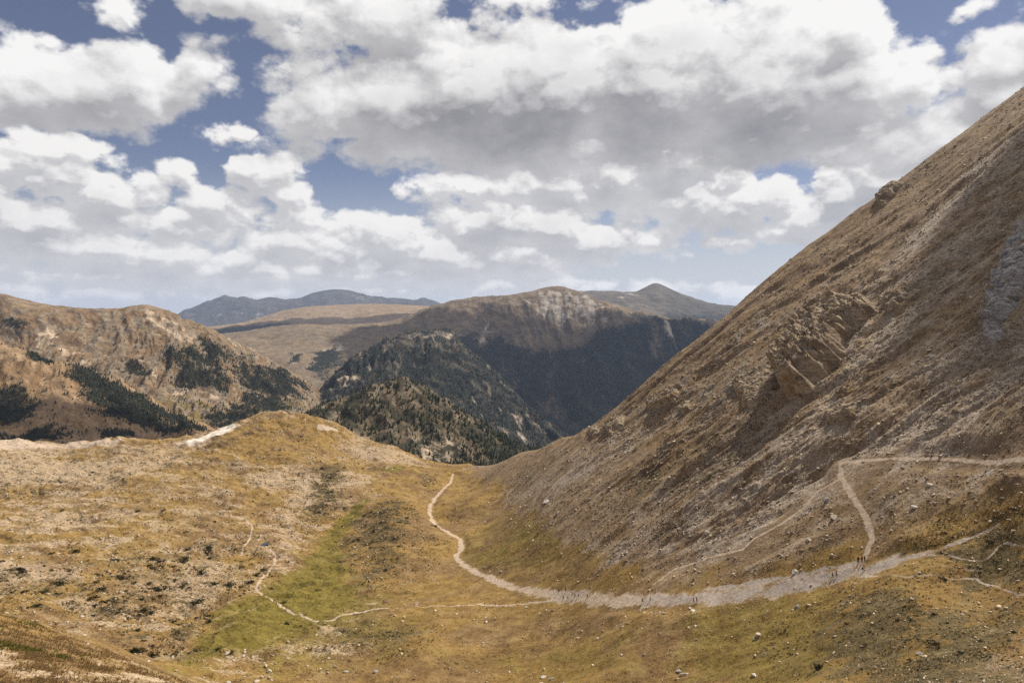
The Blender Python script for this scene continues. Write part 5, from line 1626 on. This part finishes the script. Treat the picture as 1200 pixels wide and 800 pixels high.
def figure(pose):
    """body, jacket, trousers, shoes and hair of one pose; 1.72 m tall, facing -Y"""
    sit = pose == 'sit'
    st = {'walk': 1.0, 'stand': 0.12, 'stride': 0.7, 'sit': 0}[pose]
    hz = 0.46 if sit else 0.93
    J = [(0, 0, hz), (0, 0.01, hz + .22), (0, .02, hz + .42), (0, .01, hz + .53), (0, -.01, hz + .59), (0, -.025, hz + .68), (0, -.01, hz + .76)]
    R = [(.145, .105), (.135, .095), (.155, .10), (.06, .06), (.065, .075), (.078, .098), (.052, .06)]
    Bn = [(0, 1), (1, 2), (2, 3), (3, 4), (4, 5), (5, 6)]
    hands = []
    for s in (-1, 1):
        sw = s * st
        k = len(J)
        if sit:
            J += [(s * .10, -.02, hz - .02), (s * .13, -.42, hz + .06), (s * .13, -.52, hz - .33), (s * .14, -.66, hz - .40)]
        else:
            J += [(s * .09, 0, hz - .05), (s * .10, -.17 * sw - .03, hz - .44), (s * .10, -.20 * sw + (.10 if sw < 0 else -.02), .09), (s * .11, -.20 * sw - .13 + (.10 if sw < 0 else 0), .035)]
        R += [(.088, .09), (.060, .062), (.042, .045), (.036, .030)]
        Bn += [(0, k), (k, k + 1), (k + 1, k + 2), (k + 2, k + 3)]
        k = len(J)
        if sit:
            J += [(s * .19, .02, hz + .42), (s * .25, -.06, hz + .16), (s * .17, -.27, hz + .10), (s * .15, -.35, hz + .09)]
        else:
            J += [(s * .19, .02, hz + .42), (s * .24, .05 + .10 * sw, hz + .14), (s * .23, -.06 + .19 * sw, hz - .10), (s * .225, -.08 + .22 * sw, hz - .17)]
        R += [(.058, .058), (.044, .044), (.032, .032), (.030, .022)]
        Bn += [(2, k), (k, k + 1), (k + 1, k + 2), (k + 2, k + 3)]
        w0, w1 = np.array(J[k + 2]), np.array(J[k + 3])
        hands.append((s, w1, (w1 - w0) / np.linalg.norm(w1 - w0)))
    v, f = skin_body(J, Bn, R)
    v = [tuple(q) for q in v]
    nb = len(v)
    for s, w1, d_ in hands:                              # five fingers, slightly curled, and a thumb off the side
        side_ = np.cross(d_, [0, 0, 1.0]) if abs(d_[2]) < .9 else np.array([0, 1.0, 0])
        side_ = side_ / (np.linalg.norm(side_) + 1e-9)
        curl = np.array([-s * .5, 0, 0])
        for i, (o, L) in enumerate(((-.024, .070), (-.008, .080), (.008, .076), (.024, .058))):
            b0 = w1 + d_ * .012 + side_ * o
            tube(v, f, [b0, b0 + d_ * L * .5, b0 + d_ * L * .85 + curl * L * .35], .0088, .0062)
        b0 = w1 - d_ * .02 - side_ * .026
        tube(v, f, [b0, b0 + d_ * .028 - side_ * .022, b0 + d_ * .055 - side_ * .026], .010, .0075)
    hc = np.array([0, -.025, hz + .68])
    q = len(v)                                           # nose, ears
    v += [tuple(hc + np.array(w)) for w in ((-.014, -.098, -.03), (.014, -.098, -.03), (0, -.128, -.026), (0, -.095, .018))]
    f += [(q, q + 1, q + 2), (q + 1, q + 3, q + 2), (q + 3, q, q + 2)]
    for s in (-1, 1):
        tube(v, f, [hc + np.array([s * .074, .01, -.02]), hc + np.array([s * .094, .02, .005])], .022, .012, 6)
    V = np.array(v)
    fc = np.array([V[list(q_)].mean(0) for q_ in f])
    isb = np.array([max(q_) < nb for q_ in f])
    hand_z = [h[1] for h in hands]
    near_hand = np.min([np.linalg.norm(fc - h, axis=1) for h in hand_z], axis=0) < .085
    if sit:
        legs = isb & (fc[:, 2] < hz + .12) & ((fc[:, 1] < -.10) | (fc[:, 2] < hz + .02)) & (np.abs(fc[:, 0]) < .215) & ~near_hand
        shoe = isb & (fc[:, 2] < hz - .30)
    else:
        legs = isb & (fc[:, 2] < hz + .01) & (np.abs(fc[:, 0]) < .185)
        shoe = isb & (fc[:, 2] < .11)
    top = isb & ~legs & ~shoe & ~near_hand & (fc[:, 2] < hz + .545)
    hair = isb & (np.linalg.norm(fc - hc, axis=1) < .2) & ((fc[:, 2] > hz + .72) | ((fc[:, 1] > .02) & (fc[:, 2] > hz + .60)))
    legs &= ~shoe
    nor = np.zeros_like(V)
    for q_ in f:
        n_ = np.cross(V[q_[1]] - V[q_[0]], V[q_[2]] - V[q_[0]])
        for i in q_:
            nor[i] += n_
    nor /= np.linalg.norm(nor, axis=1, keepdims=True) + 1e-9

    def shell(nm, sel, off):
        fl = [f[i] for i in np.nonzero(sel)[0]]
        us = sorted({i for q_ in fl for i in q_})
        mp = {a: i for i, a in enumerate(us)}
        return py_mesh(nm, V[us] + nor[us] * off, [tuple(mp[i] for i in q_) for q_ in fl], [CLOTH['black']], smooth=True)
    return [('body', py_mesh('person', V, f, [skin_m], smooth=True)), ('jacket', shell('jacket', top, .016)), ('trousers', shell('trousers', legs, .013)),
            ('shoes', shell('shoes', shoe, .012)), ('hair', shell('hair', hair, .014))]


POSES = {q: figure(q) for q in ('walk', 'stand', 'stride', 'sit')}


def person(p, face, pose, jacket, trousers, label, group=None, h=1.62):
    s = h / 1.72
    root = None
    for part, me in POSES[pose]:
        if root is None:
            root = link('person', me, tuple(p), (0, 0, face), (s, s, s))
            tag(root, label, 'person', group)
            continue
        o = link(part, me, parent=root)
        m_ = {'jacket': CLOTH[jacket], 'trousers': CLOTH[trousers], 'shoes': CLOTH['brown'], 'hair': HAIR_M}[part]
        o.material_slots[0].link = 'OBJECT'
        o.material_slots[0].material = m_


# picture point of the feet, facing, pose, jacket, trousers, label
PEOPLE = [
    (813.0, 706.2, 1.4, 'walk', 'red', 'black', 'walker in a red top leading the pair on the middle of the wide gravel track'),
    (816.5, 705.2, 1.5, 'stride', 'black', 'black', 'walker in black just right of the one in a red top'),
    (752.8, 705.8, 1.3, 'walk', 'navy', 'black', 'walker in dark navy, left one of two spaced out on the gravel track'),
    (762.0, 704.4, 1.3, 'stride', 'grey', 'navy', 'walker in grey a few steps behind the one in dark navy'),
    (655.0, 694.2, 0.6, 'stand', 'maroon', 'black', 'walker in dark red at the left of the group where two paths meet'),
    (662.6, 693.2, 3.4, 'stand', 'brown', 'brown', 'walker in brown at the back of the group where two paths meet'),
    (658.8, 697.4, 2.2, 'stand', 'white', 'white', 'person in white in the middle of the group where two paths meet'),
    (660.0, 702.2, 5.6, 'stand', 'black', 'black', 'person in black closest to the narrow path in the group'),
    (665.0, 701.2, 1.0, 'sit', 'grey', 'brown', 'person in grey sitting at the right of the one in black'),
    (670.6, 697.6, 1.5, 'walk', 'pink', 'navy', 'walker in a pink top right of the group on the light track'),
    (673.6, 699.4, 1.6, 'walk', 'black', 'black', 'walker in black directly behind the one in a pink top'),
    (677.8, 699.6, 1.5, 'stride', 'navy', 'black', 'walker in navy following close behind the one in black'),
    (688.4, 700.8, 1.5, 'walk', 'black', 'navy', 'walker in black jacket trailing alone behind the larger group'),
    (1005.6, 659.4, 0.2, 'stand', 'maroon', 'black', 'hiker in maroon at the foot of the steep light path'),
    (1010.0, 659.0, 0.0, 'stand', 'red', 'black', 'hiker in red beside the one in maroon at the steep path'),
    (1013.2, 658.2, 0.4, 'stand', 'brown', 'brown', 'hiker in light brown behind the two in red tones'),
    (1011.0, 669.0, 0.6, 'sit', 'green', 'grey', 'hiker in green sitting on the gravel below the steep path'),
    (975.6, 677.4, 1.2, 'walk', 'black', 'green', 'walker in black on the gravel left of the steep path'),
    (980.2, 675.6, 1.2, 'stride', 'grey', 'grey', 'walker in grey one step behind the walker in black and green'),
    (558.2, 664.2, 0.6, 'walk', 'navy', 'black', 'hiker in navy on the light track above the seated pair'),
    (565.0, 663.4, 0.4, 'stand', 'black', 'brown', 'hiker in black standing over the seated pair at the bend'),
    (567.4, 667.6, 0.6, 'sit', 'black', 'grey', 'seated hiker in black on the bend of the light track'),
    (571.2, 667.4, 0.8, 'sit', 'grey', 'black', 'seated hiker in grey next to a white stone at the bend'),
    (568.0, 709.2, 1.5, 'walk', 'black', 'black', 'left walker of two spaced out on the narrow level path'),
    (580.4, 709.0, 1.5, 'stride', 'navy', 'black', 'right walker of two spaced out on the narrow level path'),
    (320.6, 706.4, 5.2, 'walk', 'grey', 'black', 'hiker in grey descending the narrow path into the green meadow'),
    (324.0, 708.0, 5.2, 'walk', 'brown', 'brown', 'hiker in brown in front of the one in grey by the meadow'),
]
for q, pp in zip(PEOPLE, ground_pts([w[:2] for w in PEOPLE], y0=80)):
    person(pp + np.array([0, 0, -.02]), q[2], q[3], q[4], q[5], q[6])
# ------------------------------------------------------------------ unseen clouds, added above the frame to shade the land
cl_m = bpy.data.materials.new('cloud')
cl_m.use_nodes = True
cb2 = NB(cl_m.node_tree)
cb2.n.clear()
c_out = cb2.new('ShaderNodeOutputMaterial')
c_dif, c_trl, c_tra = cb2.new('ShaderNodeBsdfDiffuse'), cb2.new('ShaderNodeBsdfTranslucent'), cb2.new('ShaderNodeBsdfTransparent')
c_dif.inputs[0].default_value = c_trl.inputs[0].default_value = (0.9, 0.9, 0.9, 1)
c_m1, c_m2 = cb2.new('ShaderNodeMixShader'), cb2.new('ShaderNodeMixShader')
cb2.l.new(c_dif.outputs[0], c_m1.inputs[1])
cb2.l.new(c_trl.outputs[0], c_m1.inputs[2])
cb2.l.new(c_m1.outputs[0], c_m2.inputs[1])
cb2.l.new(c_tra.outputs[0], c_m2.inputs[2])
c_m2.inputs[0].default_value = 0.42
cb2.l.new(c_m2.outputs[0], c_out.inputs['Surface'])


def shade_cloud(surf, poly, H, label, y0, y1, seed, ragged=0.10):
    """a heap of cloud at height H, out of view, shaped so that its shade fills an outline on the land"""
    p = np.array(poly, float)
    W = surf.at(p[:, 0], p[:, 1], y0=y0, y1=y1, n=800)
    sd = np.array(SUN_DIR)
    C_ = W + sd * ((H - W[:, 2]) / sd[2])[:, None]
    size = np.sqrt(np.prod(np.ptp(C_[:, :2], axis=0)))
    pad = size * 0.25
    n_ = 110
    gx, gy = np.meshgrid(np.linspace(C_[:, 0].min() - pad, C_[:, 0].max() + pad, n_), np.linspace(C_[:, 1].min() - pad, C_[:, 1].max() + pad, n_))
    w1, w2 = fbm(gx / size * 4, gy / size * 4, 5, seed, 0.6) * size * ragged, fbm(gx / size * 4 + 9, gy / size * 4, 5, seed, 0.6) * size * ragged
    d_ = seg_dist(gx + w1, gy + w2, C_, True)
    d_ = np.where(inside(gx + w1, gy + w2, C_), d_, -d_)
    t = np.sqrt(np.maximum(d_, 0)) * np.sqrt(size) * 0.35 * (1 + 0.6 * fbm(gx / size * 6, gy / size * 6, 4, seed + 3))
    q_ = quads(n_, n_)
    keep = (d_.ravel()[q_] > 0).any(1)
    top = np.stack([gx, gy, H + t], -1).reshape(-1, 3)
    bot = np.stack([gx, gy, H - t * 0.12 - 0.5], -1).reshape(-1, 3)
    f_ = np.concatenate([q_[keep], q_[keep][:, ::-1] + n_ * n_])
    us, iv = np.unique(f_, return_inverse=True)
    o = mesh_from('cloud', np.concatenate([top, bot])[us], iv.reshape(-1, 4), cl_m)
    tag(o, label, 'cloud', kind='stuff')


shade_cloud(D_S, [(395, 392), (450, 378), (520, 362), (590, 356), (622, 362), (640, 385), (665, 398), (695, 384), (724, 368), (850, 378), (900, 480), (760, 540), (640, 560), (560, 540), (520, 470), (470, 430), (420, 425)], 3500, 'unseen broad cumulus shaped to shade the middle valley', 2850, 4800, 60)
shade_cloud(G2_S, [(-200, 472), (0, 470), (70, 472), (120, 480), (190, 498), (240, 506), (200, 540), (-200, 540)], 1700, 'unseen small cumulus shaped to shade the left valley floor', 950, 1400, 61)
shade_cloud(B_S, [(240, 386), (320, 376), (380, 372), (430, 371), (520, 366), (560, 376), (420, 380), (330, 386), (260, 395)], 5600, 'unseen long cumulus shaped to shade the far plateau', 5900, 8400, 62, 0.05)
shade_cloud(near, [(1075, 330), (1105, 260), (1170, 180), (1235, 110), (1400, 60), (1400, 450), (1230, 445), (1150, 430), (1085, 410), (1050, 440), (1020, 430), (1050, 370)], 900, 'unseen ragged cumulus shaped to shade the right slope', 60, 700, 63)

# ------------------------------------------------------------------ air
hz = bpy.data.materials.new('haze')
hz.use_nodes = True
hb = NB(hz.node_tree)
hb.n.clear()
h_out, h_v = hb.new('ShaderNodeOutputMaterial'), hb.new('ShaderNodeVolumePrincipled')
h_v.inputs['Color'].default_value = (0.54, 0.69, 1.0, 1)
h_v.inputs['Density'].default_value = 2.6e-5
h_v.inputs['Anisotropy'].default_value = 0.2
hb.l.new(h_v.outputs[0], h_out.inputs['Volume'])
bx0, bx1, by0, by1, bz0, bz1 = -27000, 27000, -400, 25500, -680, 660
bv = [(x_, y_, z_) for z_ in (bz0, bz1) for y_ in (by0, by1) for x_ in (bx0, bx1)]
bf = [(0, 2, 3, 1), (4, 5, 7, 6), (0, 1, 5, 4), (1, 3, 7, 5), (3, 2, 6, 7), (2, 0, 4, 6)]
tag(link('haze', py_mesh('haze', bv, bf, [hz])), 'thin bluish air over the far mountains', kind='stuff')
